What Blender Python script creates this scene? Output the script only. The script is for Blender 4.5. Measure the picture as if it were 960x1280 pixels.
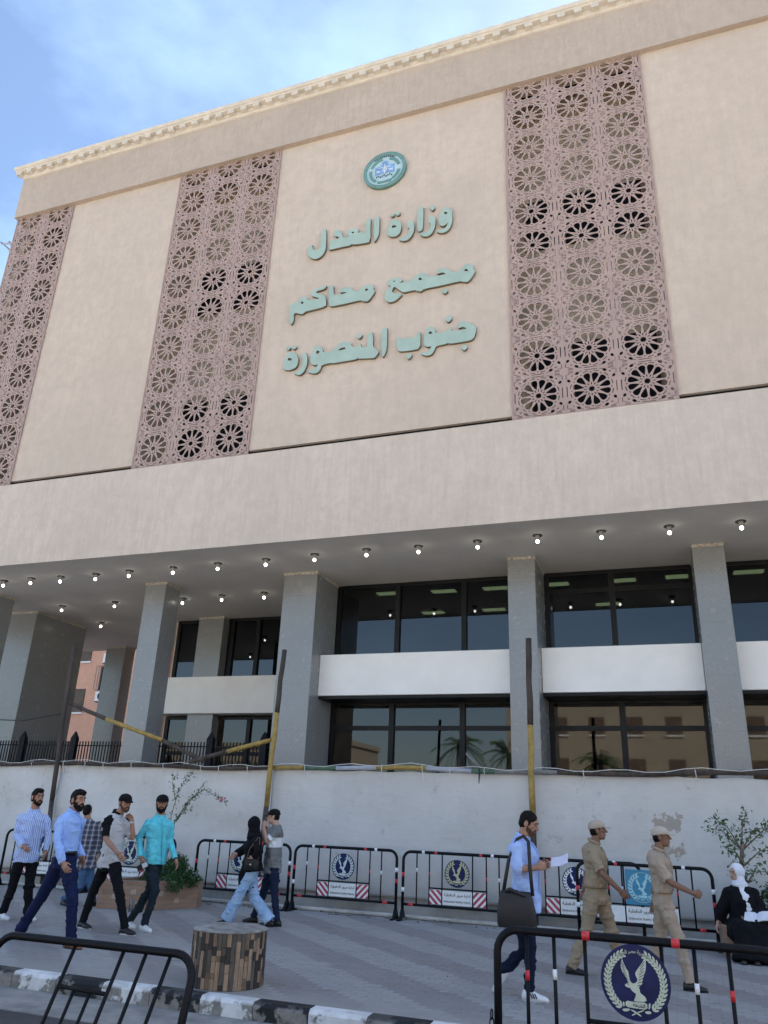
import bpy, bmesh, math, random
import numpy as np
from mathutils import Vector, Matrix
random.seed(7); RNG = np.random.default_rng(11)
SC = bpy.context.scene
COL = SC.collection
for _o in list(bpy.data.objects): bpy.data.objects.remove(_o)
# ------------------------------------------------------------------ camera, sky, sun, exposure
cam_d = bpy.data.cameras.new('camera'); cam = bpy.data.objects.new('camera', cam_d); COL.objects.link(cam)
SC.camera = cam
YAW, PITCH, ROLL, F_PX, CAM_H = 0.356077, 0.3731005, 0.04015, 971.99, 1.65
_cy, _sy, _cp, _sp = math.cos(YAW), math.sin(YAW), math.cos(PITCH), math.sin(PITCH)
_f = Vector((-_sy*_cp, _cy*_cp, _sp)); _r = Vector((_cy, _sy, 0)); _u = _r.cross(_f)
_r2 = math.cos(ROLL)*_r + math.sin(ROLL)*_u; _u2 = -math.sin(ROLL)*_r + math.cos(ROLL)*_u
cam.matrix_world = Matrix(((_r2.x, _u2.x, -_f.x, 0), (_r2.y, _u2.y, -_f.y, 0), (_r2.z, _u2.z, -_f.z, CAM_H), (0, 0, 0, 1)))
cam_d.sensor_fit = 'VERTICAL'; cam_d.sensor_height = 32.0; cam_d.lens = 32.0*F_PX/1280.0
cam_d.clip_start = 0.05; cam_d.clip_end = 3000
SUN_EL, SUN_AZ = math.radians(47), math.radians(46)     # azimuth from +Y towards +X: behind the courthouse, to the right
world = bpy.data.worlds.new('World'); SC.world = world; world.use_nodes = True
_nt = world.node_tree; _bg = _nt.nodes['Background']
_sky = _nt.nodes.new('ShaderNodeTexSky'); _sky.sky_type = 'NISHITA'; _sky.sun_disc = False
_sky.sun_elevation = SUN_EL; _sky.sun_rotation = SUN_AZ; _sky.air_density = 1.0; _sky.dust_density = 1.2; _sky.ozone_density = 1.6
_tc = _nt.nodes.new('ShaderNodeTexCoord'); _mp = _nt.nodes.new('ShaderNodeMapping'); _mp.inputs['Scale'].default_value = (1.6, 1.6, 3.2)
_nz = _nt.nodes.new('ShaderNodeTexNoise'); _nz.inputs['Scale'].default_value = 1.7; _nz.inputs['Detail'].default_value = 7; _nz.inputs['Roughness'].default_value = .55
_rp = _nt.nodes.new('ShaderNodeValToRGB'); _rp.color_ramp.elements[0].position = .46; _rp.color_ramp.elements[1].position = .9
_rp.color_ramp.elements[1].color = (.42, .42, .42, 1); _mp.inputs['Location'].default_value = (2.3, .4, .9)
_mx = _nt.nodes.new('ShaderNodeMix'); _mx.data_type = 'RGBA'; _mx.inputs[7].default_value = (5.2, 7.4, 9.2, 1)
_nt.links.new(_tc.outputs['Generated'], _mp.inputs[0]); _nt.links.new(_mp.outputs[0], _nz.inputs[0]); _nt.links.new(_nz.outputs[0], _rp.inputs[0])
_nt.links.new(_rp.outputs[0], _mx.inputs[0]); _nt.links.new(_sky.outputs[0], _mx.inputs[6]); _nt.links.new(_mx.outputs[2], _bg.inputs[0])
_bg.inputs[1].default_value = 0.072
sun_d = bpy.data.lights.new('sun', 'SUN'); sun = bpy.data.objects.new('sun', sun_d); COL.objects.link(sun)
sun_d.energy = 5.0; sun_d.angle = math.radians(.5); sun_d.color = (1, .93, .82)
_sd = Vector((math.sin(SUN_AZ)*math.cos(SUN_EL), math.cos(SUN_AZ)*math.cos(SUN_EL), math.sin(SUN_EL)))
sun.rotation_euler = _sd.to_track_quat('Z', 'Y').to_euler(); sun.location = (30, 30, 60)
SC.view_settings.view_transform = 'Standard'; SC.view_settings.look = 'None'; SC.view_settings.gamma = 1
SC.view_settings.exposure = 2.2
SC.render.engine = 'CYCLES'; SC.cycles.max_bounces = 8; SC.cycles.diffuse_bounces = 4; SC.cycles.transparent_max_bounces = 12
SC.cycles.sample_clamp_indirect = 6

# ------------------------------------------------------------------ materials
def nodes_of(m): return m.node_tree.nodes, m.node_tree.links
MATS = {}
def mat(name, base, rough=.7, metal=0, noise=None, bump=None, spec=.5, tint2=None, stretch=(1, 1, 1), coord='Object', emit=None, coat=0):
    """plain surface: base colour varied by noise (scale, amount), fine bump (scale, strength)"""
    if name in MATS: return MATS[name]
    m = bpy.data.materials.new(name); m.use_nodes = True; N, L = nodes_of(m); b = N['Principled BSDF']
    b.inputs['Roughness'].default_value = rough; b.inputs['Metallic'].default_value = metal
    b.inputs['Specular IOR Level'].default_value = spec; b.inputs['Base Color'].default_value = (*base, 1)
    if coat: b.inputs['Coat Weight'].default_value = coat
    if emit: b.inputs['Emission Color'].default_value = (*emit[0], 1); b.inputs['Emission Strength'].default_value = emit[1]
    if noise or bump:
        tc = N.new('ShaderNodeTexCoord'); mp = N.new('ShaderNodeMapping'); mp.inputs['Scale'].default_value = stretch
        L.new(tc.outputs[coord], mp.inputs[0])
    if noise:
        n = N.new('ShaderNodeTexNoise'); n.inputs['Scale'].default_value = noise[0]; n.inputs['Detail'].default_value = 6; n.inputs['Roughness'].default_value = .62
        L.new(mp.outputs[0], n.inputs[0])
        r = N.new('ShaderNodeValToRGB'); a = noise[1]
        lo = tuple(c*(1-a) for c in base); hi = tint2 if tint2 else tuple(min(1, c*(1+a)) for c in base)
        r.color_ramp.elements[0].position = .3; r.color_ramp.elements[1].position = .7
        r.color_ramp.elements[0].color = (*lo, 1); r.color_ramp.elements[1].color = (*hi, 1)
        L.new(n.outputs[0], r.inputs[0]); L.new(r.outputs[0], b.inputs['Base Color'])
    if bump:
        n2 = N.new('ShaderNodeTexNoise'); n2.inputs['Scale'].default_value = bump[0]; n2.inputs['Detail'].default_value = 4
        L.new(mp.outputs[0], n2.inputs[0]); bp = N.new('ShaderNodeBump'); bp.inputs['Strength'].default_value = bump[1]; bp.inputs['Distance'].default_value = .01
        L.new(n2.outputs[0], bp.inputs['Height']); L.new(bp.outputs[0], b.inputs['Normal'])
    MATS[name] = m; return m

def mixnode(N, L, fac, a, b, mode='MIX'):
    x = N.new('ShaderNodeMix'); x.data_type = 'RGBA'; x.blend_type = mode
    for s, v in ((0, fac), (6, a), (7, b)):
        if hasattr(v, 'default_value') or hasattr(v, 'is_linked'): L.new(v, x.inputs[s])
        elif isinstance(v, tuple): x.inputs[s].default_value = (*v, 1) if len(v) == 3 else v
        else: x.inputs[s].default_value = v
    return x.outputs[2]
def mathnode(N, L, op, a, b=None, c=None):
    x = N.new('ShaderNodeMath'); x.operation = op
    for i, v in enumerate((a, b, c)):
        if v is None: continue
        if isinstance(v, (int, float)): x.inputs[i].default_value = v
        else: L.new(v, x.inputs[i])
    return x.outputs[0]
def noise_out(N, L, vec, scale, detail=5, rough=.6, stretch=None):
    if stretch:
        mp = N.new('ShaderNodeMapping'); mp.inputs['Scale'].default_value = stretch; L.new(vec, mp.inputs[0]); vec = mp.outputs[0]
    n = N.new('ShaderNodeTexNoise'); n.inputs['Scale'].default_value = scale; n.inputs['Detail'].default_value = detail; n.inputs['Roughness'].default_value = rough
    L.new(vec, n.inputs[0]); return n.outputs[0]
def ramp(N, L, v, p0, p1, c0=(0, 0, 0), c1=(1, 1, 1)):
    r = N.new('ShaderNodeValToRGB'); e = r.color_ramp.elements
    e[0].position, e[1].position = p0, p1; e[0].color = (*c0, 1); e[1].color = (*c1, 1)
    L.new(v, r.inputs[0]); return r.outputs[0]
def add_bump(N, L, h, strength, dist, b):
    bp = N.new('ShaderNodeBump'); bp.inputs['Strength'].default_value = strength; bp.inputs['Distance'].default_value = dist
    L.new(h, bp.inputs['Height']); L.new(bp.outputs[0], b.inputs['Normal'])
def new_mat(name, rough=.8, spec=.4):
    m = bpy.data.materials.new(name); m.use_nodes = True; N, L = nodes_of(m); b = N['Principled BSDF']
    b.inputs['Roughness'].default_value = rough; b.inputs['Specular IOR Level'].default_value = spec
    tc = N.new('ShaderNodeTexCoord'); MATS[name] = m
    return m, N, L, b, tc.outputs['Object']

def stucco(name, base, streak=.5):
    m, N, L, b, v = new_mat(name, .92, .15)
    big = noise_out(N, L, v, .35, 4); c = ramp(N, L, big, .32, .7, tuple(x*.93 for x in base), tuple(min(1, x*1.05) for x in base))
    st = noise_out(N, L, v, 1.0, 8, .75, (9.0, 9.0, .9)); f = ramp(N, L, st, .45, .70, (0, 0, 0), (streak, streak, streak))
    c = mixnode(N, L, f, c, tuple(x*.8 for x in base))
    wt = noise_out(N, L, v, 1.0, 5, .6, (2.2, 2.2, .9)); f2 = ramp(N, L, wt, .6, .8, (0, 0, 0), (.5, .5, .5))
    c = mixnode(N, L, f2, c, tuple(min(1, x*1.1) for x in base))
    mo = noise_out(N, L, v, 3.5, 8, .75); fm = ramp(N, L, mo, .42, .62, (0, 0, 0), (.6, .6, .6)); c = mixnode(N, L, fm, c, tuple(x*.82 for x in base))
    pt = noise_out(N, L, v, .55, 2, .4, (1, 1, .6)); fp = ramp(N, L, pt, .60, .615, (0, 0, 0), (.22, .22, .22)); c = mixnode(N, L, fp, c, tuple(min(1, x*1.08) for x in base))
    dr = noise_out(N, L, v, 9, 5, .7); f3 = ramp(N, L, dr, .62, .72, (0, 0, 0), (.22, .22, .22))
    c = mixnode(N, L, f3, c, tuple(x*.72 for x in base))
    L.new(c, b.inputs['Base Color']); add_bump(N, L, mathnode(N, L, 'ADD', noise_out(N, L, v, 26, 6, .7), mathnode(N, L, 'MULTIPLY', st, .8)), .45, .025, b)
    gr = noise_out(N, L, v, 1, 3, .8, (60, 60, 22)); c = mixnode(N, L, ramp(N, L, gr, .5, .72, (0, 0, 0), (.4, .4, .4)), c, tuple(x*.75 for x in base)); L.new(c, b.inputs['Base Color'])
    return m
M_WALL = stucco('stucco_cream', (.60, .50, .418))
M_BAND = stucco('stucco_band', (.51, .42, .35), .7)
M_BEAM = stucco('stucco_beam', (.635, .54, .462), .8)
M_CORN = mat('cornice_paint', (.62, .565, .49), .85, noise=(3, .12), bump=(30, .2), spec=.2)
M_LAT = mat('lattice_mauve', (.385, .28, .248), .6, noise=(2.0, .10), bump=(60, .1), spec=.3)
M_SOFF = mat('soffit_paint', (.60, .56, .51), .85, noise=(.8, .08), bump=(20, .15), spec=.2)
M_TAN = mat('recess_render', (.60, .51, .41), .9, noise=(1.5, .15), spec=.2)
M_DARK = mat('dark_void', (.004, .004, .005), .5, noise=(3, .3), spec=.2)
M_FRAME = mat('window_frame_black', (.004, .005, .007), .45, noise=(6, .3), spec=.25)
M_SPAN = mat('spandrel_white', (.84, .84, .83), .6, noise=(1.1, .05), bump=(8, .05), spec=.3)
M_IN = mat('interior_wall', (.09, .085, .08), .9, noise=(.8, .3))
M_FIX = mat('fixture_lit', (.5, .5, .4), .5, emit=((.9, .85, .38), 2.2))
def granite():
    m, N, L, b, v = new_mat('granite_grey', .28, .55)
    sp = noise_out(N, L, v, 55, 3, .8); c = ramp(N, L, sp, .3, .7, (.17, .18, .185), (.33, .342, .35))
    bg = noise_out(N, L, v, .9, 4); c = mixnode(N, L, ramp(N, L, bg, .35, .7, (0, 0, 0), (.5, .5, .5)), c, (.215, .225, .23))
    sep = N.new('ShaderNodeSeparateXYZ'); L.new(v, sep.inputs[0])
    fr = mathnode(N, L, 'FRACT', mathnode(N, L, 'MULTIPLY', sep.outputs[2], 1/1.22)); j = mathnode(N, L, 'LESS_THAN', fr, .006)
    c = mixnode(N, L, j, c, (.18, .185, .19)); L.new(c, b.inputs['Base Color'])
    L.new(ramp(N, L, noise_out(N, L, v, 5, 5), .3, .8, (.14, .14, .14), (.34, .34, .34)), b.inputs['Roughness'])
    return m
M_GRAN = granite()
def glass(name, tint=(.10, .12, .13), f0=.055, rough=.0, dirt=0.0):
    m = bpy.data.materials.new(name); m.use_nodes = True; N, L = nodes_of(m); out = N['Material Output']; N.remove(N['Principled BSDF'])
    tr = N.new('ShaderNodeBsdfTransparent'); tr.inputs[0].default_value = (*tint, 1)
    gl = N.new('ShaderNodeBsdfGlossy'); gl.inputs['Roughness'].default_value = rough; gl.inputs[0].default_value = (.93, .96, 1, 1)
    lw = N.new('ShaderNodeFresnel'); lw.inputs[0].default_value = 1.5
    f = mathnode(N, L, 'ADD', mathnode(N, L, 'MULTIPLY', lw.outputs[0], 1.0), f0-.04)
    mx = N.new('ShaderNodeMixShader'); L.new(f, mx.inputs[0]); L.new(tr.outputs[0], mx.inputs[1]); L.new(gl.outputs[0], mx.inputs[2])
    last = mx
    if dirt:
        tc = N.new('ShaderNodeTexCoord'); d = N.new('ShaderNodeBsdfDiffuse'); d.inputs[0].default_value = (.24, .24, .22, 1)
        n = ramp(N, L, noise_out(N, L, tc.outputs['Object'], 1.0, 7, .7, (2.2, 2.2, 5)), .45, .85, (0, 0, 0), (dirt, dirt, dirt))
        m2 = N.new('ShaderNodeMixShader'); L.new(n, m2.inputs[0]); L.new(mx.outputs[0], m2.inputs[1]); L.new(d.outputs[0], m2.inputs[2]); last = m2
    L.new(last.outputs[0], out.inputs[0]); MATS[name] = m; return m
M_GLASS = glass('tinted_glass'); M_GLASSD = glass('dusty_glass', (.09, .10, .10), .052, .02, .10)
M_SIGN = mat('sign_turquoise', (.35, .455, .395), .5, noise=(2.5, .08), spec=.4)
M_SIGNEDGE = mat('sign_edge', (.16, .14, .10), .6, noise=(6, .2))
M_NAVY = mat('navy_enamel', (.004, .011, .075), .45, noise=(9, .3), spec=.25)
M_AQUA = mat('aqua_enamel', (.03, .22, .36), .45, noise=(9, .15))
M_CREAM = mat('cream_print', (.48, .55, .46), .55, noise=(25, .15))
M_WHITE = mat('white_print', (.72, .74, .74), .55, noise=(14, .08))
M_RED = mat('red_tape', (.55, .03, .04), .4, noise=(18, .2))
M_MAROON = mat('maroon_stripe', (.38, .03, .07), .45, noise=(18, .15))
M_TAPEW = mat('white_tape', (.75, .77, .8), .4, noise=(18, .1))
M_BLACKP = mat('black_paint', (.005, .0055, .008), .52, noise=(7, .5), bump=(50, .12), spec=.18)
M_INK = mat('black_ink', (.012, .012, .02), .6, noise=(20, .2))

# ------------------------------------------------------------------ mesh builder
def xf(v, M): return [tuple(M @ Vector(p)) for p in v]
class MB:
    def __init__(s): s.v = []; s.f = []; s.m = []
    def add(s, v, f, mi=0):
        o = len(s.v); s.v += [tuple(p) for p in v]; s.f += [tuple(i+o for i in q) for q in f]; s.m += [mi]*len(f); return s
    def box(s, x0, x1, y0, y1, z0, z1, mi=0, M=None):
        v = [(x, y, z) for z in (z0, z1) for y in (y0, y1) for x in (x0, x1)]
        if M: v = xf(v, M)
        return s.add(v, [(0, 2, 3, 1), (4, 5, 7, 6), (0, 1, 5, 4), (2, 6, 7, 3), (0, 4, 6, 2), (1, 3, 7, 5)], mi)
    def rings(s, R, mi=0, cap=True):
        n = len(R[0]); v = [p for r in R for p in r]; f = []
        for k in range(len(R)-1):
            for i in range(n):
                j = (i+1) % n; f.append((k*n+i, k*n+j, (k+1)*n+j, (k+1)*n+i))
        if cap: f.append(tuple(range(n-1, -1, -1))); f.append(tuple((len(R)-1)*n+i for i in range(n)))
        return s.add(v, f, mi)
    def tube(s, pts, rad, n=10, mi=0, rnd=False, flat=1.0, up=None):
        P = [Vector(p) for p in pts]; k = len(P); rad = [rad]*k if isinstance(rad, (int, float)) else list(rad)
        T = []
        for i in range(k):
            a = P[max(i-1, 0)]; b = P[min(i+1, k-1)]; t = (b-a); T.append(t.normalized() if t.length > 1e-9 else Vector((0, 0, 1)))
        if rnd:
            P2, R2, T2 = [], [], []
            for q in (0, .35, .7): a = (1-q)*math.pi/2; P2.append(P[0]-T[0]*rad[0]*math.sin(a)*.98); R2.append(max(rad[0]*math.cos(a), rad[0]*.08)); T2.append(T[0])
            P2 += P; R2 += rad; T2 += T
            for q in (.3, .65, 1): a = q*math.pi/2; P2.append(P[-1]+T[-1]*rad[-1]*math.sin(a)*.98); R2.append(max(rad[-1]*math.cos(a), rad[-1]*.08)); T2.append(T[-1])
            P, rad, T = P2, R2, T2
        ref = Vector(up) if up else (Vector((0, 0, 1)) if abs(T[0].z) < .9 else Vector((0, 1, 0)))
        R = []
        for p, r, t in zip(P, rad, T):
            a = t.cross(ref)
            if a.length < 1e-6: a = t.orthogonal()
            a.normalize(); b = a.cross(t).normalized(); ref = b
            R.append([tuple(p+a*(r*math.cos(2*math.pi*i/n))+b*(r*flat*math.sin(2*math.pi*i/n))) for i in range(n)])
        return s.rings(R, mi)
    def ell(s, c, r, rot=None, n=16, m=10, mi=0):
        c = Vector(c); R = []
        for k in range(m+1):
            a = math.pi*k/m; zz = -math.cos(a); q = max(math.sin(a), .02)
            ring = []
            for i in range(n):
                p = Vector((r[0]*q*math.cos(2*math.pi*i/n), r[1]*q*math.sin(2*math.pi*i/n), r[2]*zz))
                ring.append(tuple(c+(rot @ p if rot else p)))
            R.append(ring)
        return s.rings(R, mi)
    def prism(s, poly, fn, d0, d1, mi=0):
        n = len(poly); v = [fn(a, b, d0) for a, b in poly]+[fn(a, b, d1) for a, b in poly]
        f = [tuple(range(n)), tuple(range(2*n-1, n-1, -1))]+[(i, i+n, (i+1) % n+n, (i+1) % n) for i in range(n)]
        return s.add(v, f, mi)
    def mesh(s, name, smooth=False):
        me = bpy.data.meshes.new(name); me.from_pydata(s.v, [], s.f); me.polygons.foreach_set('material_index', s.m)
        bm = bmesh.new(); bm.from_mesh(me); bmesh.ops.recalc_face_normals(bm, faces=bm.faces); bm.to_mesh(me); bm.free()
        if smooth: me.polygons.foreach_set('use_smooth', [True]*len(me.polygons))
        return me
    def build(s, name, mats, parent=None, smooth=False, bevel=0, loc=None):
        me = s.mesh(name, smooth); return put(name, me, mats, parent, bevel, loc)
def put(name, me, mats, parent=None, bevel=0, loc=None):
    for m in (mats if isinstance(mats, (list, tuple)) else [mats]): me.materials.append(m)
    o = bpy.data.objects.new(name, me); COL.objects.link(o)
    if parent: o.parent = parent
    if loc: o.location = loc
    if bevel:
        b = o.modifiers.new('bevel', 'BEVEL'); b.width = bevel; b.segments = 2; b.limit_method = 'ANGLE'; b.angle_limit = math.radians(40)
    return o
def tag(o, label=None, cat=None, group=None, kind=None):
    if label: o['label'] = label
    if cat: o['category'] = cat
    if group: o['group'] = group
    if kind: o['kind'] = kind
    return o
def thing(name, label, cat, loc=(0, 0, 0), rz=0, group=None):
    o = bpy.data.objects.new(name, None); o.empty_display_size = .2; COL.objects.link(o); o.location = loc; o.rotation_euler = (0, 0, rz)
    return tag(o, label, cat, group)
def dup(o, loc=None, label=None, parent=None, rz=None):
    c = o.copy(); COL.objects.link(c)
    if parent is not None: c.parent = parent
    if loc is not None: c.location = loc
    if rz is not None: c.rotation_euler = (0, 0, rz)
    if label: c['label'] = label
    for ch in [x for x in COL.objects if x.parent == o]: dup(ch, parent=c)
    return c
def fill2d(splines, depth, fn):
    """flat outline(s) with holes, given thickness; fn maps (u, v, w) to a point"""
    cu = bpy.data.curves.new('outline', 'CURVE'); cu.dimensions = '2D'; cu.fill_mode = 'BOTH'; cu.extrude = depth/2
    for pl in splines:
        sp = cu.splines.new('POLY'); sp.points.add(len(pl)-1)
        for i, (a, b) in enumerate(pl): sp.points[i].co = (a, b, 0, 1)
        sp.use_cyclic_u = True
    o = bpy.data.objects.new('outline', cu); me = bpy.data.meshes.new_from_object(o)
    bpy.data.objects.remove(o); bpy.data.curves.remove(cu)
    for v in me.vertices: v.co = fn(*v.co)
    bm = bmesh.new(); bm.from_mesh(me); bmesh.ops.remove_doubles(bm, verts=bm.verts, dist=1e-5); bmesh.ops.recalc_face_normals(bm, faces=bm.faces); bm.to_mesh(me); bm.free()
    return me
def smooth_poly(pl, it=1):
    for _ in range(it):
        q = []
        for i in range(len(pl)):
            a, b = pl[i], pl[(i+1) % len(pl)]
            q += [(a[0]*.78+b[0]*.22, a[1]*.78+b[1]*.22), (a[0]*.22+b[0]*.78, a[1]*.22+b[1]*.78)]
        pl = q
    return pl
AR = {'ا':('FE8D','FE8E',0,0),'د':('FEA9','FEAA',0,0),'ر':('FEAD','FEAE',0,0),'ة':('FE93','FE94',0,0),'م':('FEE1','FEE2','FEE3','FEE4'),'و':('FEED','FEEE',0,0),'ل':('FEDD','FEDE','FEDF','FEE0'),'ق':('FED5','FED6','FED7','FED8'),'ه':('FEE9','FEEA','FEEB','FEEC'),'ي':('FEF1','FEF2','FEF3','FEF4'),'ج':('FE9D','FE9E','FE9F','FEA0'),'ص':('FEB9','FEBA','FEBB','FEBC'),'ع':('FEC9','FECA','FECB','FECC'),'ب':('FE8F','FE90','FE91','FE92'),'ش':('FEB5','FEB6','FEB7','FEB8'),'ط':('FEC1','FEC2','FEC3','FEC4')}
def shape_arabic(t):
    out = []
    for i, ch in enumerate(t):
        if ch not in AR: out.append(ch); continue
        f = AR[ch]; pv = i > 0 and t[i-1] in AR and AR[t[i-1]][2]; nx = i+1 < len(t) and t[i+1] in AR and f[2]
        out.append(chr(int(f[3 if pv and nx else 1 if pv else 2 if nx else 0], 16)))
    return ''.join(reversed(out))
def text_mesh(t, width, height, fn, depth=.002, bold=0):
    cu = bpy.data.curves.new('text', 'FONT'); cu.body = t; cu.size = 1; cu.align_x = 'CENTER'; cu.extrude = .5; cu.resolution_u = 2; cu.offset = bold
    o = bpy.data.objects.new('text', cu); me = bpy.data.meshes.new_from_object(o); bpy.data.objects.remove(o); bpy.data.curves.remove(cu)
    xs = [v.co.x for v in me.vertices]; ys = [v.co.y for v in me.vertices]
    x0, x1, y0, y1 = min(xs), max(xs), min(ys), max(ys)
    for v in me.vertices: v.co = fn((v.co.x-(x0+x1)/2)/(x1-x0)*width, (v.co.y-(y0+y1)/2)/(y1-y0)*height, v.co.z*depth)
    return me
# ------------------------------------------------------------------ ground, road, pavement, kerb
def rebase(root):
    for ch in [x for x in COL.objects if x.parent == root]: ch.location = ch.location-root.location
def asphalt():
    m, N, L, b, v = new_mat('asphalt', .9, .3)
    c = ramp(N, L, noise_out(N, L, v, 40, 4, .8), .3, .75, (.035, .035, .037), (.08, .078, .076))
    c = mixnode(N, L, ramp(N, L, noise_out(N, L, v, .5, 5), .4, .7), c, (.10, .095, .09)); L.new(c, b.inputs['Base Color'])
    add_bump(N, L, noise_out(N, L, v, 120, 3), .5, .01, b); return m
def pavers():
    m, N, L, b, v = new_mat('interlocking_pavers', .8, .35)
    sep = N.new('ShaderNodeSeparateXYZ'); L.new(v, sep.inputs[0])
    # diagonal bands of darker blocks, one block wide steps
    qx = mathnode(N, L, 'MULTIPLY', mathnode(N, L, 'FLOOR', mathnode(N, L, 'MULTIPLY', sep.outputs[0], 10.0)), .1)
    qy = mathnode(N, L, 'MULTIPLY', mathnode(N, L, 'FLOOR', mathnode(N, L, 'MULTIPLY', sep.outputs[1], 10.0)), .1)
    s = mathnode(N, L, 'FRACT', mathnode(N, L, 'MULTIPLY', mathnode(N, L, 'ADD', qx, mathnode(N, L, 'MULTIPLY', qy, 1.12)), .60))
    band = mathnode(N, L, 'LESS_THAN', s, .48)
    c = mixnode(N, L, band, (.355, .34, .332), (.27, .25, .245))
    br = N.new('ShaderNodeTexBrick'); br.inputs['Scale'].default_value = 1; br.inputs['Brick Width'].default_value = .2; br.inputs['Row Height'].default_value = .1
    br.inputs['Mortar Size'].default_value = .006; br.inputs['Color1'].default_value = (1, 1, 1, 1); br.inputs['Color2'].default_value = (.86, .86, .86, 1); br.inputs['Mortar'].default_value = (.70, .70, .70, 1)
    L.new(v, br.inputs[0]); c = mixnode(N, L, 1.0, c, br.outputs[0], 'MULTIPLY')
    dirt = ramp(N, L, noise_out(N, L, v, .8, 7, .65), .42, .72, (0, 0, 0), (.55, .55, .55)); c = mixnode(N, L, dirt, c, (.27, .265, .265))
    dk = ramp(N, L, noise_out(N, L, v, 2.2, 6, .7), .58, .72, (0, 0, 0), (.6, .6, .6)); c = mixnode(N, L, dk, c, (.12, .115, .115))
    gum = ramp(N, L, noise_out(N, L, v, 11, 2, .4), .70, .72, (0, 0, 0), (.55, .55, .55)); c = mixnode(N, L, gum, c, (.09, .085, .085))
    # worn, dusty border next to the kerb
    edge = ramp(N, L, sep.outputs[1], .0, 1.0); e2 = N.new('ShaderNodeMapRange'); e2.inputs[1].default_value = 8.5; e2.inputs[2].default_value = 8.0
    L.new(mathnode(N, L, 'ADD', sep.outputs[1], mathnode(N, L, 'MULTIPLY', noise_out(N, L, v, 1.3, 4), .5)), e2.inputs[0])
    c = mixnode(N, L, mathnode(N, L, 'MULTIPLY', e2.outputs[0], .75), c, (.29, .28, .26)); L.new(c, b.inputs['Base Color'])
    h = mathnode(N, L, 'ADD', mathnode(N, L, 'MULTIPLY', br.outputs[1], -1.0), mathnode(N, L, 'MULTIPLY', noise_out(N, L, v, 60, 4), .35)); add_bump(N, L, h, .5, .006, b)
    return m
tag(MB().box(-900, 900, -900, 900, -.5, -.15).build('ground', asphalt()), kind='structure')
tag(MB().box(-80, 80, 7.66, 17.2, -.14, 0).build('pavement', pavers()), kind='structure')
tag(MB().box(-120, 120, -29.5, -2.0, -.4, -.146).build('square', mat('bounce_concrete', (.55, .50, .43), .9, noise=(1.2, .12), spec=.2)), kind='structure')  # unseen pale slab added behind the camera to bounce warm sunlight onto the facade
tag(MB().box(-80, 80, 6.75, 7.5, -.3, -.142).build('gutter', mat('gutter_concrete', (.26, .25, .235), .9, noise=(3, .3), bump=(40, .4), spec=.2)), kind='structure')
def kerb_mat(name, base):
    m, N, L, b, v = new_mat(name, .8, .3)
    w = ramp(N, L, noise_out(N, L, v, 3.2, 6, .62), .49, .53); cem = ramp(N, L, noise_out(N, L, v, 12, 5), .3, .7, (.16, .15, .135), (.30, .285, .26))
    sep = N.new('ShaderNodeSeparateXYZ'); L.new(v, sep.inputs[0]); lo = ramp(N, L, sep.outputs[2], 0, 1)   # wear starts below the arris
    mr = N.new('ShaderNodeMapRange'); mr.inputs[1].default_value = .0; mr.inputs[2].default_value = -.03; L.new(sep.outputs[2], mr.inputs[0])
    c = mixnode(N, L, mathnode(N, L, 'MULTIPLY', w, mathnode(N, L, 'MAXIMUM', mr.outputs[0], .25)), ramp(N, L, noise_out(N, L, v, 9, 5), .3, .75, tuple(x*.75 for x in base), base), cem)
    L.new(c, b.inputs['Base Color']); add_bump(N, L, mathnode(N, L, 'ADD', noise_out(N, L, v, 20, 5), mathnode(N, L, 'MULTIPLY', w, -.6)), .6, .012, b); return m
kb = MB(); k0 = -6.15
for k in range(-40, 44):
    x0 = k0+.565*k; g = .004
    kb.prism([(7.5, -.16), (7.5, -.03), (7.53, .004), (7.66, .008), (7.66, -.16)], lambda a, b_, d: (d, a, b_), x0+g, x0+.565-g, (k+1) % 2)
tag(kb.build('kerb', [kerb_mat('kerb_white', (.74, .74, .74)), kerb_mat('kerb_black', (.022, .023, .026))]), kind='structure')

# ------------------------------------------------------------------ courthouse
XL, XR = -20.84, 34.0
CH = thing('courthouse', 'large beige courthouse on grey columns with perforated screens and turquoise lettering', 'building', (-5, 20, 0))
def part(mb, name, m, parent=CH, **k): return mb.build(name, m, parent, **k)
part(MB().box(-30, XR, 17.4, 28.6, .002, 1.2), 'plinth', M_SOFF)
screens = [(-20.80, -18.27, 2.05), (-13.80, -10.11, 3), (-2.925, .785, 3), (8.2, 11.9, 3), (19.3, 23.0, 3)]
pan = [(-18.27, -13.80), (-10.11, -2.925), (.785, 8.2), (11.9, 19.3), (23.0, XR)]
for i, (a, b) in enumerate(pan):
    part(MB().box(a, b, 16.5, 16.68, 10.70, 21.6), 'wall_panel', M_WALL)
    part(MB().box(a+.003, a+.15, 16.69, 17.84, 8.25, 23.0).box(b-.15, b-.003, 16.69, 17.84, 8.25, 23.0), 'recess_jamb', M_TAN)
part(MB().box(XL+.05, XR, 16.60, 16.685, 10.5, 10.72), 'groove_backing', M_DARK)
part(MB().box(XL, XR, 16.34, 16.9, 21.36, 23.14).box(XL, XL+.5, 16.9, 28, 21.36, 23.14), 'parapet_band', M_BAND)
part(MB().box(-26, XR, 16.47, 16.9, 8.23, 10.58).box(-26, XR, 16.47, 16.497, 7.985, 8.229), 'beam', M_BEAM)
part(MB().box(XL+.02, XL+.4, 16.74, 28, 10.0, 21.355), 'side_wall', M_WALL)
part(MB().box(-26, XR, 16.5, 28.0, 8.0, 8.22), 'soffit', M_SOFF)
part(MB().box(-19.0, XR, 17.85, 28, 8.23, 23.1), 'upper_storeys', M_TAN)
part(MB().box(XL+.1, XR, 16.91, 28, 22.95, 23.09), 'roof_slab', M_TAN)
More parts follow.
